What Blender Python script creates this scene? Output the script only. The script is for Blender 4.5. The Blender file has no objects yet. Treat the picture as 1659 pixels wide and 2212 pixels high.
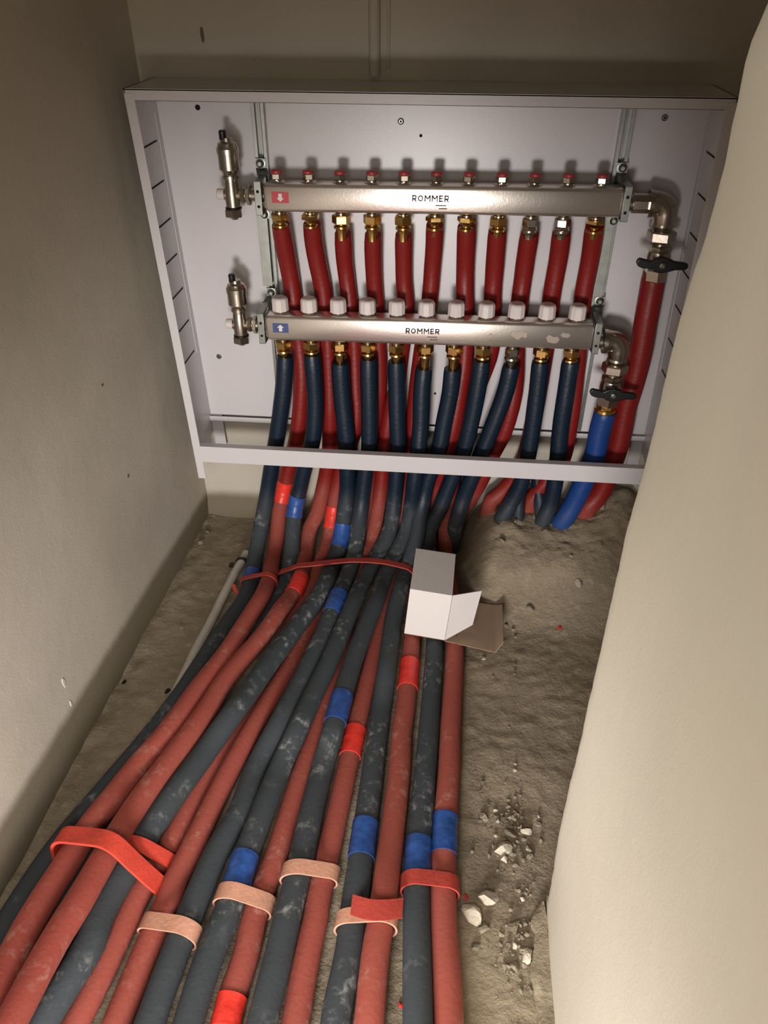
import bpy, bmesh, math, random
from mathutils import Vector, Matrix, noise
random.seed(7)
S = bpy.context.scene
COL = S.collection
# ---------------------------------------------------------------- camera, world, lights, exposure
cd = bpy.data.cameras.new('camera'); cam = bpy.data.objects.new('camera', cd); COL.objects.link(cam)
CAM_F = Vector((-0.074795,0.808497,-0.583728)); CAM_R = Vector((0.995626,0.093411,0.001807)); CAM_U = Vector((-0.055988,0.581040,0.811947))
cam.matrix_world = Matrix(((CAM_R[0],CAM_U[0],-CAM_F[0],0.286209),(CAM_R[1],CAM_U[1],-CAM_F[1],-1.322310),(CAM_R[2],CAM_U[2],-CAM_F[2],0.988926),(0,0,0,1)))
cd.sensor_fit = 'HORIZONTAL'; cd.sensor_width = 36.0; cd.lens = 36.0*1650.07/1659.0
cd.clip_start = 0.02; cd.clip_end = 60
S.camera = cam
wd = bpy.data.worlds.new('world'); S.world = wd; wd.use_nodes = True
bg = wd.node_tree.nodes['Background']; bg.inputs[0].default_value = (1.0, 0.86, 0.70, 1); bg.inputs[1].default_value = 0.16
def area(name, loc, target, size, power, col, sy=None):
    l = bpy.data.lights.new(name, 'AREA'); l.energy = power; l.color = col
    l.shape = 'RECTANGLE' if sy else 'DISK'; l.size = size
    if sy: l.size_y = sy
    o = bpy.data.objects.new(name, l); COL.objects.link(o); o.location = loc
    o.rotation_euler = (Vector(target)-Vector(loc)).to_track_quat('-Z', 'Y').to_euler()
    return o
def spot(name, loc, target, radius, power, col, deg, blend):
    l = bpy.data.lights.new(name, 'SPOT'); l.energy = power; l.color = col; l.shadow_soft_size = radius
    l.spot_size = math.radians(deg); l.spot_blend = blend
    o = bpy.data.objects.new(name, l); COL.objects.link(o); o.location = loc
    o.rotation_euler = (Vector(target)-Vector(loc)).to_track_quat('-Z', 'Y').to_euler(); return o
spot('work_lamp', (0.15, -1.95, 0.34), (0.17, 0.0, -0.36), 0.15, 90.0, (1.0, 0.95, 0.92), 76, 0.55)
area('side_fill', (-1.3, -2.1, 0.9), (0.44, -0.9, 0.45), 0.6, 23.0, (1.0, 0.94, 0.83))  # unseen fill added to brighten the right pier past the shortened left wall
cs_ = area('camera_fill', (0.12, -1.50, 0.85), (0.02, -0.55, 0.0), 0.30, 1.5, (1.0, 0.93, 0.86)); cs_.data.spread = math.radians(95)  # added fill near the camera, lifts the front pipes and lower left wall
cl_ = area('rear_floor_fill', (-0.1, -3.1, 2.3), (-0.1, -3.1, 0), 0.9, 20.0, (1.0, 0.90, 0.80)); cl_.data.spread = math.radians(50)  # added light on the floor behind the camera, for the steel bars to reflect
S.view_settings.view_transform = 'Standard'; S.view_settings.look = 'None'
S.view_settings.gamma = 1.0; S.view_settings.use_curve_mapping = False
S.view_settings.exposure = 0.0

# ---------------------------------------------------------------- materials
def mat(name, col, rough=.6, metal=0.0, bump=0.0, bscale=200.0, var=0.0, vscale=20.0, spec=.5, aniso=0.0, coat=0.0):
    m = bpy.data.materials.new(name); m.use_nodes = True; nt = m.node_tree; b = nt.nodes['Principled BSDF']
    b.inputs['Base Color'].default_value = (*col, 1); b.inputs['Roughness'].default_value = rough
    b.inputs['Metallic'].default_value = metal; b.inputs['Specular IOR Level'].default_value = spec
    if coat: b.inputs['Coat Weight'].default_value = coat; b.inputs['Coat Roughness'].default_value = .15
    if aniso: b.inputs['Anisotropic'].default_value = aniso
    g = nt.nodes.new('ShaderNodeNewGeometry')
    if var:
        n = nt.nodes.new('ShaderNodeTexNoise'); n.inputs['Scale'].default_value = vscale; n.inputs['Detail'].default_value = 6
        nt.links.new(g.outputs['Position'], n.inputs['Vector'])
        r = nt.nodes.new('ShaderNodeMapRange'); r.inputs[1].default_value = .3; r.inputs[2].default_value = .7
        r.inputs[3].default_value = 1-var; r.inputs[4].default_value = 1+var
        nt.links.new(n.outputs['Fac'], r.inputs[0])
        mx = nt.nodes.new('ShaderNodeVectorMath'); mx.operation = 'SCALE'; mx.inputs[0].default_value = col
        nt.links.new(r.outputs[0], mx.inputs['Scale']); nt.links.new(mx.outputs[0], b.inputs['Base Color'])
    if bump:
        n = nt.nodes.new('ShaderNodeTexNoise'); n.inputs['Scale'].default_value = bscale; n.inputs['Detail'].default_value = 4
        nt.links.new(g.outputs['Position'], n.inputs['Vector'])
        bp = nt.nodes.new('ShaderNodeBump'); bp.inputs['Strength'].default_value = bump; bp.inputs['Distance'].default_value = .002
        nt.links.new(n.outputs['Fac'], bp.inputs['Height']); nt.links.new(bp.outputs[0], b.inputs['Normal'])
    return m
def mixcol(nt, fac, a, b):
    mx = nt.nodes.new('ShaderNodeMix'); mx.data_type = 'RGBA'
    for sock, v in ((mx.inputs[6], a), (mx.inputs[7], b)):
        if isinstance(v, tuple): sock.default_value = (*v, 1)
        else: nt.links.new(v, sock)
    nt.links.new(fac, mx.inputs[0]); return mx.outputs[2]
def maprange(nt, src, a, b, c, d, smooth=True):
    r = nt.nodes.new('ShaderNodeMapRange'); r.interpolation_type = 'SMOOTHSTEP' if smooth else 'LINEAR'
    for i, v in enumerate((a, b, c, d)): r.inputs[i+1].default_value = v
    nt.links.new(src, r.inputs[0]); return r.outputs[0]
def ntex(nt, vec, scale, detail=5, rough=.5):
    n = nt.nodes.new('ShaderNodeTexNoise'); n.inputs['Scale'].default_value = scale
    n.inputs['Detail'].default_value = detail; n.inputs['Roughness'].default_value = rough
    nt.links.new(vec, n.inputs['Vector']); return n.outputs['Fac']
def mmath(nt, op, a, b):
    n = nt.nodes.new('ShaderNodeMath'); n.operation = op
    for i, v in enumerate((a, b)):
        if isinstance(v, (int, float)): n.inputs[i].default_value = v
        else: nt.links.new(v, n.inputs[i])
    return n.outputs[0]
def foam(name, clean, dusty, chalk, zc=(.055, .17), rough=.62, chalkamt=1.0):
    """foam sleeve: clean skin high up, construction dust settled near the floor, chalky smears"""
    m = bpy.data.materials.new(name); m.use_nodes = True; nt = m.node_tree; b = nt.nodes['Principled BSDF']
    g = nt.nodes.new('ShaderNodeNewGeometry'); P = g.outputs['Position']
    sx = nt.nodes.new('ShaderNodeSeparateXYZ'); nt.links.new(P, sx.inputs[0])
    n1 = ntex(nt, P, 14, 4); n2 = ntex(nt, P, 60, 6, .65); n3 = ntex(nt, P, 9, 3)
    zz = mmath(nt, 'ADD', sx.outputs[2], mmath(nt, 'MULTIPLY', mmath(nt, 'SUBTRACT', n1, .5), .06))
    dust = maprange(nt, zz, zc[0], zc[1], 1.0, 0.0)
    c = mixcol(nt, dust, clean, dusty)
    sm = mmath(nt, 'MULTIPLY', maprange(nt, n2, .50, .74, 0, 1), maprange(nt, n3, .46, .66, 0, 1))
    sm = mmath(nt, 'MULTIPLY', mmath(nt, 'MULTIPLY', sm, dust), .8*chalkamt)
    c = mixcol(nt, sm, c, chalk)
    nt.links.new(c, b.inputs['Base Color'])
    nt.links.new(maprange(nt, dust, 0, 1, .42, .85), b.inputs['Roughness'])
    b.inputs['Specular IOR Level'].default_value = .45
    bp = nt.nodes.new('ShaderNodeBump'); bp.inputs['Strength'].default_value = .36; bp.inputs['Distance'].default_value = .0012
    nt.links.new(mmath(nt, 'ADD', ntex(nt, P, 180, 3), mmath(nt, 'MULTIPLY', n1, 3.0)), bp.inputs['Height'])
    nt.links.new(bp.outputs[0], b.inputs['Normal'])
    return m
M = {}
M['red'] = foam('red_foam', (.205, .010, .008), (.31, .066, .046), (.55, .40, .33), chalkamt=.6)
M['blue'] = foam('blue_foam', (.004, .013, .028), (.040, .048, .055), (.34, .35, .34), chalkamt=1.2)
M['bigblue'] = foam('bright_blue_foam', (.008, .045, .20), (.010, .05, .19), (.2, .22, .25), chalkamt=.3)
M['tape_red'] = mat('red_tape', (.78, .045, .03), .38, bump=.5, bscale=90, var=.12, vscale=60)
M['tape_blue'] = mat('blue_tape', (.028, .085, .30), .34, bump=.6, bscale=80, var=.25, vscale=70)
M['strap_red'] = mat('red_foam_strap', (.42, .05, .035), .6, var=.15, vscale=30, bump=.3)
M['strap_bright'] = mat('bright_red_foam_strap', (.62, .06, .035), .6, var=.15, vscale=30, bump=.3)
M['strap_tan'] = mat('pinkish_tan_strap', (.60, .30, .20), .7, var=.12, vscale=40, bump=.3)
M['white_metal'] = mat('white_painted_steel', (.60, .575, .585), .30, bump=.06, bscale=700, spec=.5)
M['steel'] = mat('brushed_stainless_steel', (.84, .78, .72), .26, .93, bump=.05, bscale=300, var=.06, vscale=8)
M['zinc'] = mat('zinc_plated_steel', (.29, .30, .275), .38, 1.0, var=.12, vscale=60)
M['nickel'] = mat('nickel_plated_brass', (.50, .45, .38), .26, 1.0, bump=.05, bscale=300)
M['brass'] = mat('yellow_brass', (.66, .42, .15), .25, 1.0, var=.1, vscale=90)
M['white_plastic'] = mat('off_white_plastic', (.66, .60, .58), .45)
M['black_plastic'] = mat('black_plastic', (.006, .006, .006), .4)
M['black_hole'] = mat('dark_recess', (.004, .004, .004), .9)
M['red_plastic'] = mat('red_plastic', (.40, .03, .035), .5)
M['sticker_red'] = mat('red_sticker', (.50, .018, .03), .45)
M['sticker_blue'] = mat('blue_sticker', (.035, .06, .20), .45)
M['sticker_white'] = mat('white_print', (.70, .68, .64), .5)
M['ink'] = mat('grey_print', (.13, .10, .095), .7, spec=.2)
M['stain'] = mat('dried_smear', (.30, .25, .21), .5, .85)
M['card_white'] = mat('white_card', (.66, .62, .60), .7, bump=.1, bscale=400)
M['card_brown'] = mat('greyish_brown_card', (.36, .25, .17), .85, var=.06, vscale=30)
M['white_pipe'] = mat('white_plastic_pipe', (.48, .44, .38), .5, var=.1, vscale=30)
M['stone'] = mat('grey_rubble', (.25, .21, .15), .9, var=.3, vscale=120, bump=.8, bscale=300)
M['stone_light'] = mat('pale_rubble', (.50, .44, .345), .9, var=.2, vscale=120, bump=.6, bscale=300)
def plaster(name, base, dark, zband=None, bump=.35, stain=.12):
    m = bpy.data.materials.new(name); m.use_nodes = True; nt = m.node_tree; b = nt.nodes['Principled BSDF']
    g = nt.nodes.new('ShaderNodeNewGeometry'); P = g.outputs['Position']
    sx = nt.nodes.new('ShaderNodeSeparateXYZ'); nt.links.new(P, sx.inputs[0])
    n1 = ntex(nt, P, 4, 5); n2 = ntex(nt, P, 300, 3); n3 = ntex(nt, P, 25, 6, .6)
    c = mixcol(nt, maprange(nt, n1, .35, .68, 0, 1), base, tuple(v*(1-stain) for v in base))
    c = mixcol(nt, maprange(nt, n3, .69, .74, 0, .5), c, tuple(min(1, v*1.15) for v in base))
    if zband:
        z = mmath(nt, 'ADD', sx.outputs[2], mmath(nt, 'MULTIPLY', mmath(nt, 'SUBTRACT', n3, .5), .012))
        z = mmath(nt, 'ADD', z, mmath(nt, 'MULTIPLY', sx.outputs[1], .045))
        c = mixcol(nt, maprange(nt, z, zband[0], zband[1], 1, 0), c, dark)  # soft base band: bare plaster, with pipe-bundle shade painted into the colour
    nt.links.new(c, b.inputs['Base Color']); b.inputs['Roughness'].default_value = .88
    b.inputs['Specular IOR Level'].default_value = .25
    bp = nt.nodes.new('ShaderNodeBump'); bp.inputs['Strength'].default_value = bump; bp.inputs['Distance'].default_value = .002
    h = mmath(nt, 'ADD', mmath(nt, 'MULTIPLY', n2, .35), mmath(nt, 'MULTIPLY', n3, 1.2))
    nt.links.new(h, bp.inputs['Height']); nt.links.new(bp.outputs[0], b.inputs['Normal'])
    return m
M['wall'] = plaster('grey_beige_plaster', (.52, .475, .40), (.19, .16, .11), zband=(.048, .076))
M['wall_r'] = plaster('cream_plaster', (.60, .56, .47), (.6, .53, .41), bump=.2, stain=.06)
def floor_mat():
    m = bpy.data.materials.new('dusty_cement_floor'); m.use_nodes = True; nt = m.node_tree; b = nt.nodes['Principled BSDF']
    g = nt.nodes.new('ShaderNodeNewGeometry'); P = g.outputs['Position']
    n1 = ntex(nt, P, 6, 6); n2 = ntex(nt, P, 45, 8, .65); n3 = ntex(nt, P, 220, 4, .6)
    c = mixcol(nt, maprange(nt, n1, .35, .65, 0, 1), (.25, .205, .145), (.33, .27, .19))
    c = mixcol(nt, maprange(nt, n2, .52, .72, 0, .6), c, (.45, .38, .275))
    c = mixcol(nt, maprange(nt, n3, .64, .74, 0, .6), c, (.52, .45, .34))
    nt.links.new(c, b.inputs['Base Color']); b.inputs['Roughness'].default_value = .95; b.inputs['Specular IOR Level'].default_value = .15
    bp = nt.nodes.new('ShaderNodeBump'); bp.inputs['Strength'].default_value = 1.0; bp.inputs['Distance'].default_value = .005
    h = mmath(nt, 'ADD', n2, mmath(nt, 'MULTIPLY', n3, .35))
    nt.links.new(h, bp.inputs['Height']); nt.links.new(bp.outputs[0], b.inputs['Normal'])
    return m
M['floor'] = floor_mat()


# ---------------------------------------------------------------- measured data (metres)
PST = {'B0': 0.4209, 'R0': 0.6425, 'B1': 0.4249, 'R1': 0.6455, 'B2': 0.4134, 'R2': 0.6306, 'B3': 0.4222, 'R3': 0.6306, 'B4': 0.4192, 'R4': 0.6318, 'B5': 0.4085, 'R5': 0.6503, 'B6': 0.4096, 'R6': 0.6485, 'B7': 0.4275, 'R7': 0.6427, 'B8': 0.4198, 'R8': 0.6409, 'B9': 0.4306, 'R9': 0.6422, 'B10': 0.4324, 'R10': 0.6545}
TAPES = {'R0': [(0.2074, 0.2266, 'tape_red', 'bright red glossy tape')], 'B1': [(0.1372, 0.1592, 'tape_blue', 'crumpled blue tape')], 'R2': [(0.2261, 0.2453, 'tape_red', 'bright red tape')], 'B2': [(0.1548, 0.1767, 'tape_blue', 'blue tape')], 'B0': [(0.2239, 0.2351, 'tape_blue', 'dusty blue tape')], 'R1': [(0.3101, 0.3302, 'tape_red', 'bright red tape')], 'B3': [(0.2465, 0.2709, 'tape_blue', 'dusty blue tape')], 'B5': [(0.3551, 0.381, 'tape_blue', 'blue tape')], 'R5': [(0.4527, 0.4737, 'tape_red', 'bright red tape')], 'R6': [(0.3941, 0.4185, 'tape_red', 'bright red tape')], 'B4': [(0.4833, 0.5059, 'tape_blue', 'blue tape')], 'B6': [(0.4481, 0.473, 'tape_blue', 'blue tape')], 'B7': [(0.4708, 0.4961, 'tape_blue', 'blue tape')], 'R7': [(0.5113, 0.5349, 'tape_blue', 'blue tape on the red sleeve')], 'R4': [(0.6043, 0.6181, 'tape_red', 'bright red tape')]}
BL = ['dark blue sleeved pipe under the first white cap, running along the left wall', 'dark blue sleeved pipe under the second white cap, crumpled blue tape below the rail', 'dark blue sleeved pipe under the third white cap, chalky smears on the floor part', 'dark blue pipe under the fourth white cap, dusty blue tape below the long strap', 'dark blue sleeved pipe under the fifth white cap, blue tape above a tan strap', 'dark blue sleeved pipe under the sixth white cap, blue tape midway along the floor', 'dark blue sleeved pipe under the seventh white cap, left of the box', 'dark blue sleeved pipe under the eighth white cap, passing under the box', 'dark blue sleeved pipe under the ninth white cap, ending behind the bundle', 'dark blue sleeved pipe under the tenth white cap, bending left into the mortar', 'dark blue sleeved pipe under the eleventh white cap, dipping into the mortar']
RL = ['red sleeved pipe from the first upper outlet, leftmost red one on the floor', 'red sleeved pipe from the second upper outlet, bright tape under the long red strap', 'red sleeved pipe from the third upper outlet, passing beneath a dark pipe on the floor', 'red sleeved pipe from the fourth upper outlet, strapped in tan beside a dark pipe', 'red sleeved pipe from the fifth upper outlet, bright red tape at the front', 'red sleeved pipe from the sixth upper outlet, bright red tape midway along the floor', 'red sleeved pipe from the seventh upper outlet, bright tape in front of the box', 'red sleeved pipe from the eighth upper outlet, rightmost on the floor with blue tape', 'red sleeved pipe from the ninth upper outlet, slanting into the floor behind the box', 'red sleeved pipe from the tenth upper outlet, entering a hole in the mortar', 'red sleeved pipe from the eleventh upper outlet, behind the last dark blue pipe']
STRAPS = [('strap', 'long red strap arching over the middle of the bundle left of the box', 'strap_red', [('R1', (0.0248, -0.2162, 0.0321)), ('R2', (0.0484, -0.1904, 0.0146)), ('B2', (0.0783, -0.1921, 0.0255)), ('B3', (0.1177, -0.2054, 0.0422)), ('B4', (0.1554, -0.2021, 0.0424)), ('B5', (0.1886, -0.2034, 0.0416)), ('B6', (0.2224, -0.2071, 0.0381)), ('B1', (-0.006, -0.2119, 0.0166))], 0.014, 0.0022, 0.002), ('strap', 'short dusty red strap binding the two leftmost pipes near the white plastic pipe', 'strap_red', [('B0', (-0.0733, -0.2381, 0.017)), ('R0', (-0.0334, -0.25, 0.0353))], 0.011, 0.002, 0.0), ('strap', 'wide bright red foam strap around the leftmost pipes at the front', 'strap_bright', [('R0', (-0.16, -0.8078, 0.0558)), ('R1', (-0.113, -0.8267, 0.0697)), ('B1', (-0.1627, -0.8136, 0.0223)), ('B2', (-0.0946, -0.8389, 0.0422)), ('R2', (-0.072, -0.836, 0.0162))], 0.023, 0.0045, 0.007), ('strap', 'red strap piece just behind the wide bright red strap', 'strap_bright', [('B2', (-0.0862, -0.8001, 0.0416)), ('R2', (-0.0626, -0.796, 0.016))], 0.019, 0.003, 0.001), ('strap', 'tan strap leftmost of the three tan ones, around a red and a dark pipe', 'strap_tan', [('R3', (-0.0351, -0.8763, 0.0189)), ('B3', (0.002, -0.8864, 0.0294))], 0.02, 0.0025, 0.001), ('strap', 'tan strap below a blue tape, second from the left of the tan ones', 'strap_tan', [('B4', (0.0506, -0.8478, 0.031)), ('R4', (0.082, -0.8447, 0.017))], 0.021, 0.0025, 0.001), ('strap', 'tan strap third from the left, highest in the photo', 'strap_tan', [('B5', (0.1275, -0.8025, 0.03)), ('R5', (0.159, -0.7978, 0.0169))], 0.02, 0.0025, 0.001), ('strap', 'pinkish tan strap under a dark red folded end', 'strap_tan', [('B6', (0.2044, -0.8506, 0.0174)), ('R6', (0.2398, -0.8527, 0.0237))], 0.019, 0.0025, 0.001), ('strap', 'red strap around the two rightmost pipes below the blue tapes', 'strap_red', [('B7', (0.2817, -0.7989, 0.0219)), ('R7', (0.3153, -0.7925, 0.0172))], 0.02, 0.0025, 0.001)]
RIBBONS = [('strap_end', 'dark red folded strap end lying over the sixth and seventh floor pipes', 'strap_red', [(0.2045, -0.8524, 0.058), (0.2278, -0.8584, 0.062), (0.247, -0.8535, 0.056), (0.2651, -0.844, 0.045)], (0.0, 0.024, 0.002), 0.002), ('strap_end', 'pointed red strap tail beside the white plastic pipe', 'strap_red', [(-0.078, -0.2813, 0.022), (-0.0915, -0.2692, 0.024), (-0.1005, -0.2557, 0.03)], (0.008, 0.0, 0.0), 0.0015)]
STONES = [(0.4198, -0.5864, 0.0028, 1, 1, 'tiny pale pebble, upper of two in the open middle of the floor'), (0.4179, -0.5981, 0.0034, 1, 1, 'tiny pale pebble, lower of two in the open middle of the floor'), (0.397, -0.7275, 0.0097, 1.3, 1, 'flat pale stone, largest at the centre of the rubble patch'), (0.3978, -0.7428, 0.0064, 1, 1, 'pale chip just below the flat pale stone in the rubble patch'), (0.4081, -0.7036, 0.0072, 1.2, 0, 'grey stone above the flat pale stone in the rubble patch'), (0.3717, -0.6806, 0.0059, 1.3, 0, 'oblong grey stone at the upper left of the rubble patch'), (0.4295, -0.6981, 0.0059, 1.3, 1, 'pale oblong stone at the upper right of the rubble patch'), (0.3878, -0.6673, 0.0033, 1, 1, 'round whitish pebble at the top left of the rubble patch'), (0.3913, -0.6846, 0.0039, 1, 1, 'small pale pebble below the round whitish one'), (0.3738, -0.799, 0.0125, 1.1, 1, 'large pale angular stone level with the red strap right of the pipes'), (0.3535, -0.823, 0.0105, 1.3, 1, 'wedge shaped pale stone close to the rightmost red pipe'), (0.3697, -0.8365, 0.0074, 1.2, 0, 'grey stone just below the wedge shaped one'), (0.4193, -0.7941, 0.0038, 1, 1, 'round whitish pebble alone near the wall edge'), (0.4056, -0.8342, 0.0092, 1.3, 0, 'flat grey stone near the chipped foot of the wall'), (0.4217, -0.8654, 0.0085, 1.1, 1, 'pale rounded stone lowest in the front rubble patch'), (0.4064, -0.8565, 0.0049, 0.7, 1, 'upright narrow pale chip beside the pale rounded stone'), (0.358, -0.8594, 0.0049, 1, 0, 'small grey stone in the open floor near the rightmost pipe'), (0.4048, -0.8793, 0.0061, 1.3, 0, 'grey flat stone below the narrow pale chip'), (0.5502, -0.2142, 0.0084, 1.6, 1, 'white elongated chip on the floor halfway to the cabinet'), (0.4062, -0.145, 0.0069, 1, 0, 'small pale lump on the floor above the box'), (0.5999, -0.0585, 0.01, 1.5, 0, 'flattened grey lump near the wall edge below the cabinet'), (0.4621, -0.2583, 0.0057, 1.8, 0, 'thin grey chip right of the box flap'), (0.5353, -0.1702, 0.0043, 1.5, 1, 'small white sliver above the white elongated chip'), (0.3758, -0.3733, 0.0038, 1.2, 1, 'tiny pebble below the box flap'), (0.3881, -0.7069, 0.0033, 1, 1, 'tiny pebble left of the grey stone in the rubble patch'), (0.4492, -0.6725, 0.0033, 1, 1, 'tiny pebble at the upper right of the rubble patch'), (0.3547, -0.7362, 0.0032, 1, 0, 'tiny grey pebble closest to the blue taped red pipe'), (0.4312, -0.7235, 0.0032, 1, 1, 'tiny pebble right of the flat pale stone'), (0.3772, -0.7394, 0.0038, 1.2, 0, 'small grey chip left of the flat pale stone'), (0.4498, -0.7094, 0.0039, 1, 0, 'grey pebble at the right rim of the rubble patch'), (0.4356, -0.7332, 0.0045, 1, 0, 'grey pebble lower right in the rubble patch'), (0.4485, -0.6835, 0.004, 1, 0, 'grey pebble upper right in the rubble patch')]
GRAVEL = [(0.4123, -0.697, 0.02, 0.035, 240), (0.4293, -0.7366, 0.014, 0.045, 160), (0.4106, -0.8644, 0.01, 0.022, 120), (0.4018, -0.8025, 0.03, 0.08, 90), (0.4603, -0.3431, 0.05, 0.12, 110), (0.5018, -0.1217, 0.06, 0.05, 60)]
LUMPS = [('scrap', 0.5132, -0.2879, 0.0061, 'small red plastic scrap on the floor right of the box', 'scrap', 'tape_red', 0.4), ('mortar_lump', -0.2086, -0.0637, 0.0091, 'grey mortar lump in the left corner beside the wall, nearer the cabinet', 'mortar', 'floor', 0.4), ('mortar_lump', -0.2094, -0.1024, 0.01, 'grey mortar lump below another in the left corner', 'mortar', 'floor', 0.5), ('mortar_lump', -0.1774, -0.3479, 0.0089, 'low mortar lump on the floor left of the white plastic pipe', 'mortar', 'floor', 0.3), ('scrap', 0.2713, -0.9332, 0.0045, 'small red scrap between two pipes at the bottom', 'scrap', 'tape_red', 0.5), ('scrap', 0.3451, -0.7987, 0.0061, 'red plastic scrap beside the rightmost red pipe below its strap', 'scrap', 'strap_red', 0.3)]
CLIP = (-0.1086, -0.1645, 0.008)
HOLES = [(-0.1536, -0.495, 0.0058), (-0.2332, -0.4832, 0.0051)]
BLOTS = [((-0.2319, -0.309, 0.3013), 0.0035, 0.003, 'brown_spot'), ((-0.2325, -0.3231, 0.4729), 0.003, 0.0022, 'brown_spot'), ((-0.2433, -0.6171, 0.144), 0.003, 0.01, 'pale_spot'), ((-0.2434, -0.6181, 0.1), 0.0015, 0.006, 'pale_spot'), ((-0.1126, 0.0, 0.9005), 0.0025, 0.01, 'brown_spot')]
PLAS = (0.424, -0.012, 0.157)
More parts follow.
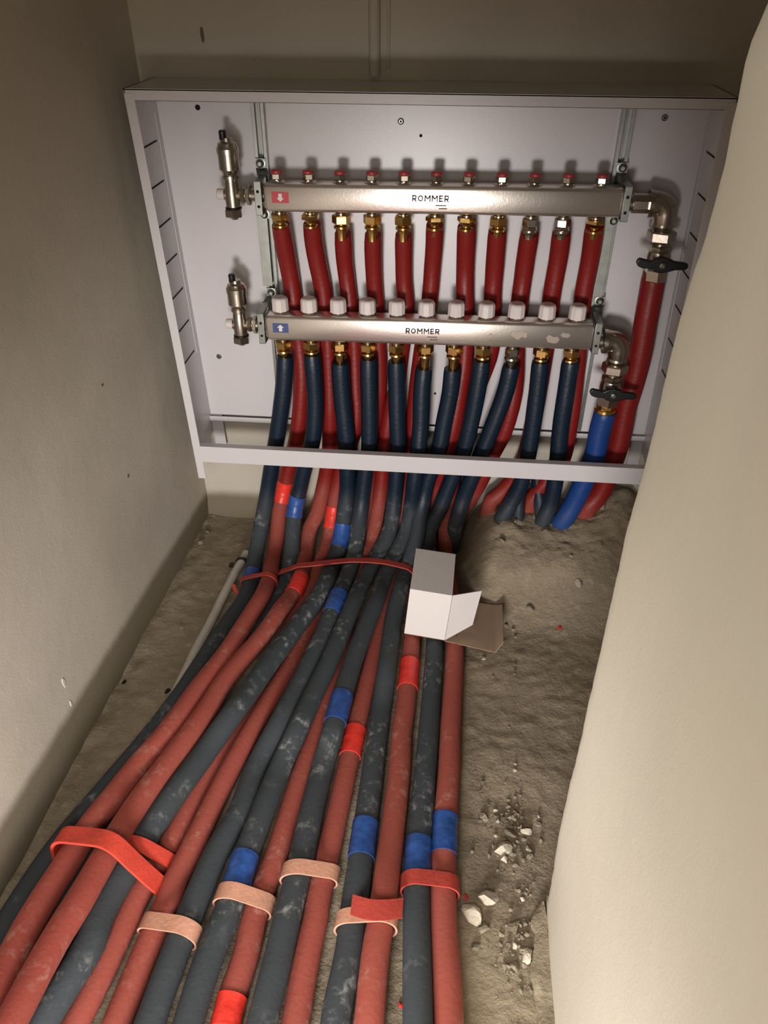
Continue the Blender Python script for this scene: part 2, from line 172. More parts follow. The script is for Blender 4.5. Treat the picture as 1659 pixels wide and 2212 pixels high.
PIPEDATA = [
 ('B0', 0.0155, [(-0.0063,-0.0773,0.4209),(-0.0091,-0.078,0.3945),(-0.0123,-0.0786,0.3681),(-0.0167,-0.0789,0.3414),(-0.0218,-0.079,0.3147),(-0.0271,-0.0788,0.2884),(-0.0326,-0.0784,0.2623),(-0.0387,-0.0779,0.2361),(-0.0452,-0.0773,0.2099),(-0.052,-0.0777,0.1801),(-0.0594,-0.0784,0.1463),(-0.0663,-0.081,0.1137),(-0.0719,-0.0876,0.0876),(-0.0761,-0.0992,0.067),(-0.0787,-0.1173,0.048),(-0.0799,-0.14,0.0317),(-0.0796,-0.1639,0.022),(-0.0778,-0.1898,0.0183),(-0.0754,-0.2185,0.0168),(-0.0722,-0.2496,0.0173),(-0.072,-0.2807,0.0181),(-0.0771,-0.3111,0.0185),(-0.0842,-0.3415,0.019),(-0.0902,-0.3722,0.0197),(-0.096,-0.4033,0.0206),(-0.1014,-0.4339,0.0216),(-0.106,-0.4639,0.0228),(-0.1107,-0.4936,0.0241),(-0.1158,-0.5229,0.0253),(-0.1219,-0.5515,0.0258),(-0.13,-0.58,0.025),(-0.1398,-0.6085,0.023),(-0.1502,-0.6369,0.0209),(-0.1607,-0.6657,0.0192),(-0.1711,-0.6948,0.0182),(-0.1812,-0.7237,0.0177),(-0.1913,-0.7522,0.0176),(-0.1999,-0.7797,0.0177),(-0.2061,-0.8054,0.0183),(-0.211,-0.8309,0.019),(-0.2145,-0.8571,0.0197),(-0.2175,-0.8825,0.0204),(-0.2205,-0.9055,0.0211),(-0.224,-0.9277,0.0218),(-0.2286,-0.9492,0.0225),(-0.2309,-0.96,0.0229),(-0.2496,-1.08,0.0229),(-0.2673,-1.26,0.0229),(-0.2785,-1.51,0.0229),(-0.287,-1.86,0.0229)]),
 ('R0', 0.0155, [(-0.0003,-0.0627,0.6425),(0.0009,-0.0518,0.6076),(0.0029,-0.042,0.5737),(0.0055,-0.0361,0.5363),(0.0083,-0.0361,0.4904),(0.0104,-0.0358,0.452),(0.012,-0.036,0.4178),(0.0138,-0.0384,0.379),(0.0116,-0.0408,0.3396),(0.0074,-0.0428,0.3008),(0.002,-0.0442,0.2637),(-0.0051,-0.0438,0.228),(-0.0152,-0.0434,0.1918),(-0.0268,-0.0438,0.1557),(-0.0342,-0.0456,0.1253),(-0.0409,-0.0498,0.099),(-0.0466,-0.0624,0.0738),(-0.0474,-0.0824,0.0488),(-0.0464,-0.1117,0.0289),(-0.0449,-0.1494,0.0181),(-0.0397,-0.1943,0.0248),(-0.0349,-0.2343,0.0328),(-0.0326,-0.2654,0.0382),(-0.0321,-0.3022,0.0465),(-0.0371,-0.3367,0.0489),(-0.0445,-0.3747,0.0492),(-0.0518,-0.4172,0.0503),(-0.059,-0.4533,0.0516),(-0.0687,-0.4901,0.0533),(-0.0799,-0.5289,0.0551),(-0.0882,-0.5674,0.0566),(-0.0973,-0.6045,0.0574),(-0.1083,-0.6399,0.0572),(-0.122,-0.673,0.0565),(-0.1331,-0.7064,0.0555),(-0.1442,-0.7417,0.0546),(-0.1563,-0.7791,0.054),(-0.1602,-0.8118,0.0562),(-0.1644,-0.8449,0.059),(-0.169,-0.88,0.0622),(-0.1717,-0.9176,0.0661),(-0.1716,-0.9505,0.0699),(-0.1708,-0.9789,0.0733),(-0.17,-1.0057,0.0769),(-0.1697,-1.0323,0.0795),(-0.1699,-1.0454,0.0801),(-0.1679,-1.1654,0.0801),(-0.1661,-1.3454,0.0801),(-0.1649,-1.5954,0.0801),(-0.164,-1.9454,0.0801)]),
 ('B1', 0.0155, [(0.0423,-0.0774,0.4249),(0.0431,-0.0784,0.4022),(0.0435,-0.0783,0.3731),(0.0436,-0.0776,0.34),(0.0421,-0.078,0.3093),(0.0391,-0.0788,0.2799),(0.0345,-0.0787,0.252),(0.0275,-0.0791,0.224),(0.0177,-0.0803,0.1953),(0.01,-0.0807,0.1674),(0.0036,-0.0812,0.1404),(-0.0036,-0.085,0.114),(-0.0083,-0.0923,0.0914),(-0.0091,-0.1045,0.0742),(-0.0094,-0.12,0.0567),(-0.0078,-0.1401,0.0408),(-0.0061,-0.1629,0.0275),(-0.0056,-0.1893,0.0198),(-0.0061,-0.216,0.0162),(-0.0078,-0.243,0.0164),(-0.0114,-0.2735,0.0166),(-0.0164,-0.3047,0.0169),(-0.0226,-0.335,0.0173),(-0.0295,-0.3643,0.0178),(-0.037,-0.3918,0.0184),(-0.0461,-0.4203,0.0192),(-0.0563,-0.4503,0.0202),(-0.0675,-0.4837,0.0215),(-0.0789,-0.5188,0.0232),(-0.0894,-0.5541,0.0249),(-0.1,-0.5891,0.026),(-0.1117,-0.6236,0.026),(-0.1241,-0.6575,0.0251),(-0.1355,-0.6902,0.0237),(-0.1459,-0.7222,0.0221),(-0.154,-0.7537,0.0212),(-0.1598,-0.7851,0.0214),(-0.163,-0.8173,0.0225),(-0.1644,-0.8499,0.0243),(-0.1654,-0.8822,0.0263),(-0.1663,-0.9136,0.0285),(-0.1685,-0.9431,0.0307),(-0.1703,-0.971,0.0329),(-0.1705,-0.9971,0.0353),(-0.1712,-1.0198,0.0366),(-0.1716,-1.0304,0.037),(-0.1753,-1.1504,0.037),(-0.1789,-1.3304,0.037),(-0.1812,-1.5804,0.037),(-0.1829,-1.9304,0.037)]),
 ('R1', 0.0155, [(0.0517,-0.0632,0.6455),(0.0512,-0.0516,0.6109),(0.0541,-0.0423,0.5741),(0.0592,-0.0363,0.5355),(0.0615,-0.0353,0.4981),(0.0632,-0.0351,0.4616),(0.0642,-0.0352,0.4243),(0.0643,-0.0361,0.3835),(0.0643,-0.0379,0.3415),(0.0639,-0.0403,0.2994),(0.0625,-0.0398,0.2603),(0.0608,-0.0394,0.2273),(0.0578,-0.0393,0.1963),(0.0521,-0.0389,0.1584),(0.0448,-0.0396,0.1239),(0.0378,-0.0484,0.0918),(0.0302,-0.0651,0.0638),(0.0191,-0.0852,0.0447),(0.0175,-0.116,0.0286),(0.0191,-0.1494,0.0214),(0.0226,-0.1918,0.0262),(0.0265,-0.2411,0.0379),(0.0232,-0.2765,0.0404),(0.0164,-0.308,0.0444),(0.0106,-0.3449,0.0551),(0.0023,-0.3818,0.0559),(-0.0083,-0.4169,0.055),(-0.0213,-0.4503,0.055),(-0.0354,-0.4886,0.0551),(-0.0467,-0.5272,0.0553),(-0.0538,-0.5652,0.0555),(-0.0648,-0.6092,0.0558),(-0.0773,-0.6545,0.0564),(-0.0899,-0.6959,0.0577),(-0.1003,-0.7363,0.0602),(-0.1076,-0.7752,0.0631),(-0.1107,-0.8054,0.0672),(-0.1142,-0.8352,0.0706),(-0.1172,-0.8619,0.0725),(-0.1208,-0.8902,0.0741),(-0.1268,-0.9249,0.0765),(-0.1302,-0.9552,0.0785),(-0.1323,-0.9846,0.0808),(-0.1339,-1.0146,0.0835),(-0.1352,-1.0414,0.0845),(-0.1358,-1.0514,0.083),(-0.1422,-1.1714,0.083),(-0.1482,-1.3514,0.083),(-0.152,-1.6014,0.083),(-0.1548,-1.9514,0.083)]),
 ('B2', 0.0165, [(0.0926,-0.0785,0.4134),(0.0925,-0.0781,0.3858),(0.0933,-0.078,0.3567),(0.095,-0.0781,0.3261),(0.0973,-0.0785,0.295),(0.0994,-0.0789,0.265),(0.0993,-0.0783,0.2413),(0.0996,-0.0786,0.2127),(0.0998,-0.0793,0.1813),(0.0989,-0.0781,0.1523),(0.0965,-0.0801,0.1232),(0.0924,-0.0871,0.0933),(0.0902,-0.0998,0.0686),(0.0884,-0.1174,0.0494),(0.0845,-0.1372,0.0354),(0.0801,-0.1593,0.0231),(0.0781,-0.1872,0.0234),(0.0799,-0.2215,0.0395),(0.0785,-0.2561,0.0496),(0.0722,-0.2906,0.0491),(0.0638,-0.3225,0.0485),(0.0534,-0.3515,0.0488),(0.0445,-0.3795,0.0492),(0.0357,-0.4081,0.0498),(0.0254,-0.4401,0.0506),(0.0153,-0.4734,0.0517),(0.006,-0.5085,0.0531),(-0.0028,-0.5413,0.055),(-0.0109,-0.57,0.0577),(-0.0226,-0.6008,0.054),(-0.0364,-0.633,0.0467),(-0.0479,-0.6665,0.0452),(-0.0583,-0.7003,0.0461),(-0.0687,-0.7324,0.0446),(-0.0784,-0.7632,0.0425),(-0.0844,-0.7899,0.0415),(-0.0895,-0.8166,0.0417),(-0.0964,-0.8465,0.0423),(-0.1005,-0.872,0.043),(-0.1012,-0.8954,0.044),(-0.0997,-0.9213,0.0447),(-0.1046,-0.9466,0.0447),(-0.1114,-0.9713,0.0438),(-0.1177,-0.9953,0.0426),(-0.1248,-1.0195,0.0409),(-0.1284,-1.0317,0.04),(-0.1585,-1.1517,0.04),(-0.187,-1.3317,0.04),(-0.2051,-1.5817,0.04),(-0.2188,-1.9317,0.04)]),
 ('R2', 0.0145, [(0.101,-0.057,0.6306),(0.1002,-0.0472,0.5982),(0.1005,-0.0384,0.572),(0.1029,-0.0352,0.5419),(0.1066,-0.0371,0.5022),(0.1101,-0.0368,0.4651),(0.1128,-0.0367,0.4269),(0.1136,-0.0389,0.3836),(0.1144,-0.0418,0.3413),(0.1167,-0.0453,0.302),(0.1124,-0.0474,0.2638),(0.1019,-0.0482,0.2266),(0.0898,-0.048,0.1905),(0.0786,-0.0487,0.1541),(0.0714,-0.0518,0.115),(0.0665,-0.0607,0.0824),(0.0638,-0.0767,0.0584),(0.0614,-0.0966,0.0381),(0.0575,-0.1215,0.0245),(0.0519,-0.1491,0.017),(0.0482,-0.1796,0.0144),(0.0479,-0.2129,0.015),(0.0418,-0.2483,0.0147),(0.0347,-0.2866,0.0146),(0.0287,-0.3282,0.0147),(0.0229,-0.3706,0.0148),(0.0171,-0.4136,0.0149),(0.0114,-0.4566,0.015),(0.0059,-0.4989,0.0151),(0.0004,-0.5357,0.0152),(-0.0064,-0.5649,0.0152),(-0.0159,-0.5869,0.0153),(-0.0247,-0.6167,0.0155),(-0.0344,-0.6552,0.0156),(-0.0431,-0.6947,0.0157),(-0.0492,-0.732,0.0158),(-0.055,-0.7626,0.0159),(-0.062,-0.7932,0.016),(-0.071,-0.8313,0.0161),(-0.0763,-0.8617,0.0162),(-0.0795,-0.8929,0.0163),(-0.0828,-0.9282,0.0164),(-0.0867,-0.9579,0.0165),(-0.0912,-0.9844,0.0167),(-0.0957,-1.0089,0.0169),(-0.0979,-1.0208,0.017),(-0.1155,-1.1408,0.017),(-0.1322,-1.3208,0.017),(-0.1428,-1.5708,0.017),(-0.1508,-1.9208,0.017)]),
 ('B3', 0.0155, [(0.143,-0.0774,0.4222),(0.1432,-0.0785,0.3916),(0.1434,-0.0794,0.3612),(0.1437,-0.0799,0.3314),(0.1438,-0.0803,0.3017),(0.1437,-0.0807,0.2715),(0.1428,-0.0814,0.2414),(0.1394,-0.0831,0.2131),(0.1349,-0.0856,0.185),(0.1313,-0.0878,0.154),(0.1281,-0.0917,0.1225),(0.1255,-0.1045,0.0954),(0.1235,-0.1252,0.0726),(0.1221,-0.1479,0.0553),(0.1209,-0.1727,0.0443),(0.1182,-0.2016,0.0419),(0.1145,-0.2321,0.0443),(0.1114,-0.2615,0.0474),(0.1089,-0.2911,0.0528),(0.1055,-0.3215,0.0551),(0.1011,-0.3527,0.053),(0.0961,-0.3847,0.0502),(0.0905,-0.4174,0.0486),(0.0844,-0.4503,0.0474),(0.0783,-0.4813,0.0464),(0.072,-0.5106,0.0456),(0.0661,-0.5393,0.0455),(0.0604,-0.5672,0.0456),(0.052,-0.5965,0.0406),(0.0416,-0.6269,0.0317),(0.0349,-0.6584,0.0269),(0.0326,-0.692,0.0271),(0.0298,-0.7218,0.0278),(0.0246,-0.7431,0.0279),(0.0188,-0.7655,0.0282),(0.0132,-0.7898,0.0285),(0.0092,-0.8181,0.0288),(0.006,-0.8453,0.0291),(0.0037,-0.8682,0.0293),(0.0015,-0.8924,0.0295),(-0.0005,-0.9174,0.0296),(-0.0023,-0.9411,0.0297),(-0.0039,-0.9638,0.0298),(-0.0051,-0.9854,0.0299),(-0.0069,-1.0064,0.03),(-0.0078,-1.0168,0.03),(-0.0157,-1.1368,0.03),(-0.023,-1.3168,0.03),(-0.0278,-1.5668,0.03),(-0.0313,-1.9168,0.03)]),
 ('R3', 0.0145, [(0.1504,-0.0574,0.6306),(0.1493,-0.0496,0.605),(0.1492,-0.0406,0.5722),(0.1501,-0.0337,0.5363),(0.1525,-0.0328,0.5001),(0.1547,-0.0325,0.4634),(0.1565,-0.0325,0.4261),(0.1581,-0.0332,0.3878),(0.1579,-0.0343,0.3474),(0.1546,-0.0358,0.3037),(0.1511,-0.0365,0.2618),(0.1481,-0.0358,0.2234),(0.1464,-0.0354,0.1856),(0.1451,-0.0363,0.1481),(0.1415,-0.0412,0.1086),(0.1376,-0.0528,0.0728),(0.135,-0.0749,0.0452),(0.1332,-0.1044,0.0257),(0.1296,-0.1385,0.0147),(0.118,-0.1717,0.0143),(0.1041,-0.2075,0.0152),(0.0897,-0.2446,0.0158),(0.0793,-0.2726,0.0165),(0.0714,-0.3026,0.0175),(0.0645,-0.337,0.0187),(0.0575,-0.372,0.0202),(0.0522,-0.406,0.022),(0.0473,-0.4406,0.024),(0.0385,-0.4807,0.0263),(0.0296,-0.5188,0.0284),(0.0213,-0.5527,0.0298),(0.0143,-0.5827,0.0297),(0.007,-0.6157,0.0285),(-0.0014,-0.6544,0.0268),(-0.0084,-0.6916,0.0252),(-0.0142,-0.7275,0.0236),(-0.0201,-0.7633,0.0223),(-0.0258,-0.7959,0.0212),(-0.0309,-0.8227,0.0202),(-0.0323,-0.8508,0.0194),(-0.036,-0.8827,0.0187),(-0.0401,-0.9148,0.0182),(-0.0422,-0.9434,0.0178),(-0.0446,-0.9716,0.0175),(-0.046,-0.9984,0.0171),(-0.0464,-1.0115,0.017),(-0.0535,-1.1315,0.017),(-0.0602,-1.3115,0.017),(-0.0645,-1.5615,0.017),(-0.0677,-1.9115,0.017)]),
 ('B4', 0.0155, [(0.1922,-0.0775,0.4192),(0.1929,-0.0777,0.3898),(0.1937,-0.078,0.3605),(0.1945,-0.079,0.3309),(0.1954,-0.0799,0.3012),(0.1969,-0.0797,0.2709),(0.1979,-0.0797,0.2406),(0.1971,-0.0811,0.2116),(0.1955,-0.0832,0.1825),(0.1937,-0.0847,0.1506),(0.1917,-0.0876,0.1191),(0.1895,-0.0973,0.0938),(0.1862,-0.1128,0.0744),(0.1795,-0.1318,0.0602),(0.1712,-0.1517,0.0497),(0.1624,-0.1708,0.0419),(0.1559,-0.1992,0.0422),(0.1503,-0.2299,0.0449),(0.1457,-0.2603,0.0489),(0.1418,-0.2919,0.0546),(0.1373,-0.3237,0.057),(0.1319,-0.3557,0.0553),(0.1264,-0.388,0.0533),(0.1212,-0.4209,0.0522),(0.1158,-0.4539,0.0513),(0.1094,-0.4861,0.0505),(0.1025,-0.5177,0.0499),(0.0965,-0.5489,0.0498),(0.0913,-0.5796,0.0503),(0.0848,-0.6076,0.0461),(0.0766,-0.6321,0.0359),(0.0704,-0.661,0.0314),(0.0662,-0.6938,0.032),(0.0621,-0.726,0.0324),(0.058,-0.7575,0.0322),(0.0547,-0.7862,0.0318),(0.0531,-0.8096,0.0315),(0.0516,-0.8336,0.0312),(0.0497,-0.8585,0.0309),(0.0458,-0.8841,0.0307),(0.0421,-0.9093,0.0305),(0.0399,-0.9328,0.0304),(0.0385,-0.9557,0.0303),(0.0377,-0.9783,0.0301),(0.0373,-1.0011,0.03),(0.0372,-1.0125,0.03),(0.0334,-1.1325,0.03),(0.0299,-1.3125,0.03),(0.0276,-1.5625,0.03),(0.0259,-1.9125,0.03)]),
 ('R4', 0.0145, [(0.2002,-0.0569,0.6318),(0.2,-0.0501,0.6082),(0.2002,-0.0424,0.5785),(0.2009,-0.0362,0.5453),(0.2041,-0.0369,0.5124),(0.2048,-0.0386,0.4789),(0.2009,-0.0391,0.4451),(0.1972,-0.0408,0.4093),(0.1937,-0.0436,0.3719),(0.1879,-0.047,0.3362),(0.1806,-0.0508,0.3017),(0.1749,-0.0529,0.2666),(0.1703,-0.054,0.2311),(0.1673,-0.0547,0.1954),(0.1647,-0.0566,0.1595),(0.1613,-0.0604,0.1226),(0.1578,-0.07,0.0893),(0.1542,-0.0905,0.0633),(0.1508,-0.1141,0.0447),(0.1474,-0.1393,0.0337),(0.1426,-0.1631,0.0268),(0.138,-0.1958,0.0227),(0.1337,-0.2358,0.0209),(0.1307,-0.2778,0.0198),(0.1287,-0.3216,0.019),(0.1271,-0.3642,0.0185),(0.126,-0.4049,0.0181),(0.1239,-0.4436,0.0178),(0.1193,-0.479,0.0175),(0.1153,-0.5144,0.0173),(0.113,-0.5511,0.0172),(0.11,-0.5864,0.0171),(0.106,-0.6202,0.0171),(0.1021,-0.6566,0.017),(0.0985,-0.6945,0.017),(0.0956,-0.7312,0.017),(0.0929,-0.7665,0.017),(0.0883,-0.7982,0.017),(0.0839,-0.8279,0.017),(0.0811,-0.856,0.017),(0.0818,-0.8847,0.017),(0.0807,-0.9146,0.017),(0.0768,-0.9453,0.017),(0.0764,-0.9701,0.017),(0.0767,-0.993,0.017),(0.0769,-1.0043,0.017),(0.0722,-1.1243,0.017),(0.0678,-1.3043,0.017),(0.065,-1.5543,0.017),(0.0629,-1.9043,0.017)]),
 ('B5', 0.0155, [(0.2415,-0.0782,0.4085),(0.2398,-0.0797,0.384),(0.2388,-0.0811,0.358),(0.2391,-0.0823,0.3292),(0.2391,-0.084,0.3002),(0.2382,-0.0865,0.2714),(0.2367,-0.0893,0.2431),(0.2342,-0.0919,0.2157),(0.2315,-0.0946,0.1876),(0.2293,-0.095,0.1555),(0.2267,-0.094,0.122),(0.2238,-0.0982,0.0935),(0.2196,-0.1105,0.0724),(0.2119,-0.13,0.0593),(0.2034,-0.1501,0.0495),(0.1952,-0.1692,0.0418),(0.1895,-0.1977,0.0413),(0.1849,-0.2286,0.0432),(0.1818,-0.2582,0.047),(0.1797,-0.2884,0.053),(0.1759,-0.3192,0.0552),(0.1699,-0.3508,0.0533),(0.1641,-0.3828,0.0512),(0.159,-0.4153,0.05),(0.1544,-0.4479,0.049),(0.1506,-0.4798,0.0483),(0.1475,-0.5112,0.0476),(0.1449,-0.5425,0.0475),(0.1428,-0.5735,0.048),(0.1397,-0.6016,0.044),(0.1353,-0.6254,0.0336),(0.1324,-0.6539,0.029),(0.1307,-0.6865,0.0296),(0.1295,-0.7184,0.0301),(0.1289,-0.749,0.0301),(0.1282,-0.779,0.03),(0.1273,-0.8087,0.03),(0.1261,-0.8358,0.03),(0.1244,-0.8581,0.03),(0.1236,-0.8808,0.03),(0.123,-0.9045,0.03),(0.1216,-0.931,0.03),(0.1201,-0.9558,0.03),(0.1191,-0.9758,0.03),(0.1178,-0.9953,0.03),(0.1171,-1.005,0.03),(0.1107,-1.125,0.03),(0.1047,-1.305,0.03),(0.1008,-1.555,0.03),(0.0979,-1.905,0.03)]),
 ('R5', 0.0145, [(0.2499,-0.0637,0.6503),(0.2502,-0.0539,0.6239),(0.2494,-0.0447,0.5961),(0.248,-0.038,0.5664),(0.2468,-0.0366,0.5334),(0.2445,-0.0357,0.5035),(0.2411,-0.0355,0.4747),(0.237,-0.0359,0.4429),(0.2327,-0.0371,0.404),(0.2285,-0.0387,0.3606),(0.2256,-0.0409,0.3221),(0.2238,-0.0433,0.2877),(0.2222,-0.0432,0.2522),(0.2203,-0.0425,0.2147),(0.2178,-0.0421,0.1723),(0.2147,-0.0434,0.1319),(0.2107,-0.0484,0.1001),(0.2079,-0.0614,0.0714),(0.2063,-0.082,0.0459),(0.2039,-0.1077,0.0266),(0.2016,-0.1398,0.0164),(0.1996,-0.178,0.0148),(0.1973,-0.2136,0.0145),(0.1947,-0.2467,0.015),(0.1916,-0.2772,0.0152),(0.1888,-0.3088,0.0155),(0.1864,-0.3428,0.0156),(0.1842,-0.3813,0.0158),(0.1818,-0.4214,0.016),(0.1788,-0.4605,0.0161),(0.1758,-0.4995,0.0163),(0.1734,-0.5391,0.0164),(0.1712,-0.5768,0.0165),(0.1695,-0.6096,0.0166),(0.1676,-0.6457,0.0167),(0.1656,-0.6848,0.0168),(0.1634,-0.7223,0.0169),(0.1612,-0.7587,0.0169),(0.1592,-0.7945,0.0169),(0.1579,-0.8272,0.017),(0.1581,-0.8537,0.017),(0.1562,-0.8804,0.017),(0.155,-0.9156,0.017),(0.1547,-0.9571,0.017),(0.1544,-0.9866,0.017),(0.1544,-0.997,0.017),(0.1528,-1.117,0.017),(0.1512,-1.297,0.017),(0.1502,-1.547,0.017),(0.1495,-1.897,0.017)]),
 ('B6', 0.0155, [(0.2912,-0.0778,0.4096),(0.2911,-0.0777,0.3844),(0.2894,-0.0777,0.3573),(0.2855,-0.0778,0.3273),(0.2814,-0.0781,0.2969),(0.2784,-0.0789,0.2666),(0.2734,-0.0795,0.236),(0.2647,-0.0798,0.2048),(0.2566,-0.0805,0.1752),(0.2522,-0.0817,0.1499),(0.2486,-0.0872,0.1277),(0.2453,-0.0978,0.1084),(0.2434,-0.1137,0.0904),(0.2414,-0.1324,0.0733),(0.2359,-0.153,0.0582),(0.2299,-0.1747,0.0465),(0.2241,-0.1962,0.0388),(0.2207,-0.2229,0.0394),(0.2187,-0.2525,0.0445),(0.2161,-0.2803,0.0451),(0.2131,-0.3072,0.0419),(0.2113,-0.3339,0.0394),(0.2108,-0.3605,0.0374),(0.2106,-0.3908,0.036),(0.2105,-0.4244,0.0354),(0.2101,-0.4564,0.0323),(0.2089,-0.4851,0.0241),(0.2079,-0.514,0.0182),(0.2073,-0.5447,0.0177),(0.2069,-0.5746,0.0179),(0.2067,-0.6018,0.0177),(0.2066,-0.6312,0.0175),(0.2064,-0.6647,0.0174),(0.2061,-0.6963,0.0173),(0.2056,-0.7215,0.0173),(0.2052,-0.7489,0.0172),(0.2051,-0.7801,0.0173),(0.2047,-0.806,0.0173),(0.2042,-0.8263,0.0173),(0.2045,-0.857,0.0174),(0.2045,-0.8889,0.0175),(0.2026,-0.9183,0.0175),(0.2004,-0.9446,0.0175),(0.1999,-0.9633,0.0175),(0.1993,-0.9829,0.0175),(0.199,-0.9929,0.0175),(0.194,-1.1129,0.0175),(0.1892,-1.2929,0.0175),(0.1861,-1.5429,0.0175),(0.1838,-1.8929,0.0175)]),
 ('R6', 0.0155, [(0.3008,-0.0627,0.6485),(0.3018,-0.0547,0.6236),(0.3025,-0.0451,0.5963),(0.3034,-0.0381,0.5667),(0.3049,-0.0386,0.5345),(0.3072,-0.039,0.5035),(0.3096,-0.0396,0.4722),(0.3119,-0.041,0.4377),(0.3117,-0.0437,0.4021),(0.3085,-0.0475,0.3655),(0.3053,-0.0508,0.3304),(0.3018,-0.0532,0.2962),(0.2968,-0.0542,0.2608),(0.2908,-0.0533,0.224),(0.2841,-0.0499,0.1846),(0.2775,-0.0456,0.1466),(0.2716,-0.0436,0.1141),(0.2645,-0.0487,0.0901),(0.2571,-0.0644,0.0663),(0.2504,-0.0874,0.0418),(0.2458,-0.115,0.0243),(0.244,-0.1507,0.0167),(0.2448,-0.1933,0.0184),(0.2458,-0.236,0.0193),(0.2469,-0.2791,0.0188),(0.2474,-0.3188,0.0183),(0.247,-0.3517,0.018),(0.2469,-0.3888,0.0177),(0.247,-0.4288,0.0176),(0.247,-0.4656,0.0175),(0.2466,-0.5003,0.0175),(0.245,-0.5346,0.0176),(0.2442,-0.5691,0.0177),(0.2455,-0.6039,0.018),(0.2457,-0.6411,0.0184),(0.245,-0.6802,0.0189),(0.2442,-0.7178,0.0196),(0.2433,-0.7544,0.0204),(0.2421,-0.7905,0.0214),(0.241,-0.8236,0.0226),(0.2399,-0.8516,0.0236),(0.2379,-0.8795,0.0241),(0.237,-0.913,0.0234),(0.2374,-0.9517,0.0215),(0.237,-0.9794,0.0189),(0.2365,-0.9894,0.0175),(0.2352,-1.1094,0.0175),(0.234,-1.2894,0.0175),(0.2332,-1.5394,0.0175),(0.2326,-1.8894,0.0175)]),
 ('B7', 0.0155, [(0.3417,-0.0775,0.4275),(0.3401,-0.0781,0.401),(0.3384,-0.0786,0.3744),(0.336,-0.0787,0.3477),(0.333,-0.0786,0.3209),(0.3296,-0.0785,0.2938),(0.3259,-0.0783,0.2666),(0.3205,-0.0782,0.2393),(0.3127,-0.0781,0.2121),(0.3042,-0.0785,0.1847),(0.2963,-0.0795,0.156),(0.2884,-0.0812,0.127),(0.2797,-0.0861,0.1019),(0.2689,-0.0956,0.0829),(0.2627,-0.108,0.0665),(0.2634,-0.123,0.0526),(0.2653,-0.1396,0.0383),(0.2682,-0.1574,0.0238),(0.2724,-0.1831,0.0173),(0.2774,-0.2148,0.0166),(0.2818,-0.2497,0.0175),(0.2846,-0.2865,0.0174),(0.2865,-0.3253,0.0174),(0.2877,-0.3633,0.0173),(0.2881,-0.398,0.0173),(0.2876,-0.43,0.0172),(0.2869,-0.462,0.0172),(0.2865,-0.4956,0.0173),(0.2861,-0.5292,0.0173),(0.2856,-0.5605,0.0174),(0.285,-0.5872,0.0176),(0.2843,-0.6135,0.0179),(0.2836,-0.6426,0.0182),(0.2829,-0.6725,0.0186),(0.2822,-0.7013,0.0191),(0.2813,-0.7294,0.0198),(0.281,-0.7577,0.0205),(0.2814,-0.7865,0.0214),(0.2823,-0.8153,0.0224),(0.2838,-0.8433,0.0233),(0.2858,-0.8708,0.0238),(0.2879,-0.8999,0.0239),(0.2901,-0.9311,0.0239),(0.2922,-0.9597,0.0238),(0.294,-0.9782,0.0237),(0.2948,-0.986,0.0237),(0.3034,-1.106,0.0237),(0.3116,-1.286,0.0237),(0.3168,-1.536,0.0237),(0.3207,-1.886,0.0237)]),
 ('R7', 0.0155, [(0.3504,-0.0599,0.6427),(0.3508,-0.0511,0.6168),(0.3515,-0.0425,0.5888),(0.3523,-0.0352,0.5595),(0.3526,-0.0342,0.5342),(0.354,-0.0336,0.5061),(0.3562,-0.0325,0.4753),(0.3589,-0.0313,0.4446),(0.3557,-0.0311,0.4102),(0.345,-0.032,0.3714),(0.3343,-0.0326,0.334),(0.325,-0.0329,0.3),(0.3174,-0.0328,0.2655),(0.3114,-0.0331,0.2307),(0.3073,-0.0351,0.1966),(0.3048,-0.0393,0.1636),(0.3028,-0.0476,0.1297),(0.3011,-0.0572,0.0952),(0.2984,-0.0717,0.0684),(0.2966,-0.09,0.0464),(0.298,-0.1073,0.0234),(0.302,-0.142,0.016),(0.3075,-0.1865,0.0175),(0.3125,-0.2292,0.0182),(0.3173,-0.27,0.018),(0.3209,-0.309,0.0178),(0.3228,-0.3446,0.0176),(0.3234,-0.3819,0.0175),(0.3228,-0.4226,0.0174),(0.3218,-0.4639,0.0173),(0.3206,-0.5062,0.0172),(0.3195,-0.5471,0.0172),(0.3194,-0.5816,0.0171),(0.3193,-0.6147,0.0171),(0.3178,-0.6521,0.0171),(0.3163,-0.6873,0.0171),(0.3154,-0.7153,0.0171),(0.315,-0.7469,0.0172),(0.3151,-0.7811,0.0172),(0.316,-0.8159,0.0173),(0.3177,-0.8507,0.0173),(0.3208,-0.8848,0.0174),(0.3239,-0.917,0.0175),(0.326,-0.9461,0.0175),(0.3276,-0.9701,0.0175),(0.3283,-0.9807,0.0175),(0.3367,-1.1007,0.0175),(0.3446,-1.2807,0.0175),(0.3497,-1.5307,0.0175),(0.3535,-1.8807,0.0175)]),
 ('B8', 0.0155, [(0.3936,-0.0783,0.4198),(0.3919,-0.078,0.4035),(0.3903,-0.0777,0.3873),(0.3879,-0.0776,0.3705),(0.3845,-0.0776,0.3529),(0.3803,-0.0777,0.3349),(0.3759,-0.0779,0.3167),(0.3714,-0.0779,0.2986),(0.3668,-0.0779,0.2802),(0.362,-0.0779,0.2619),(0.3572,-0.078,0.2438),(0.3523,-0.0783,0.2257),(0.3473,-0.0786,0.2078),(0.3425,-0.0789,0.1902),(0.3378,-0.0786,0.1727),(0.3333,-0.0779,0.1554),(0.329,-0.078,0.1385),(0.325,-0.0803,0.1222),(0.3215,-0.0847,0.1066),(0.3181,-0.0899,0.0913),(0.3164,-0.0923,0.0835),(0.3134,-0.0863,0.0435),(0.3104,-0.0803,0.0035)]),
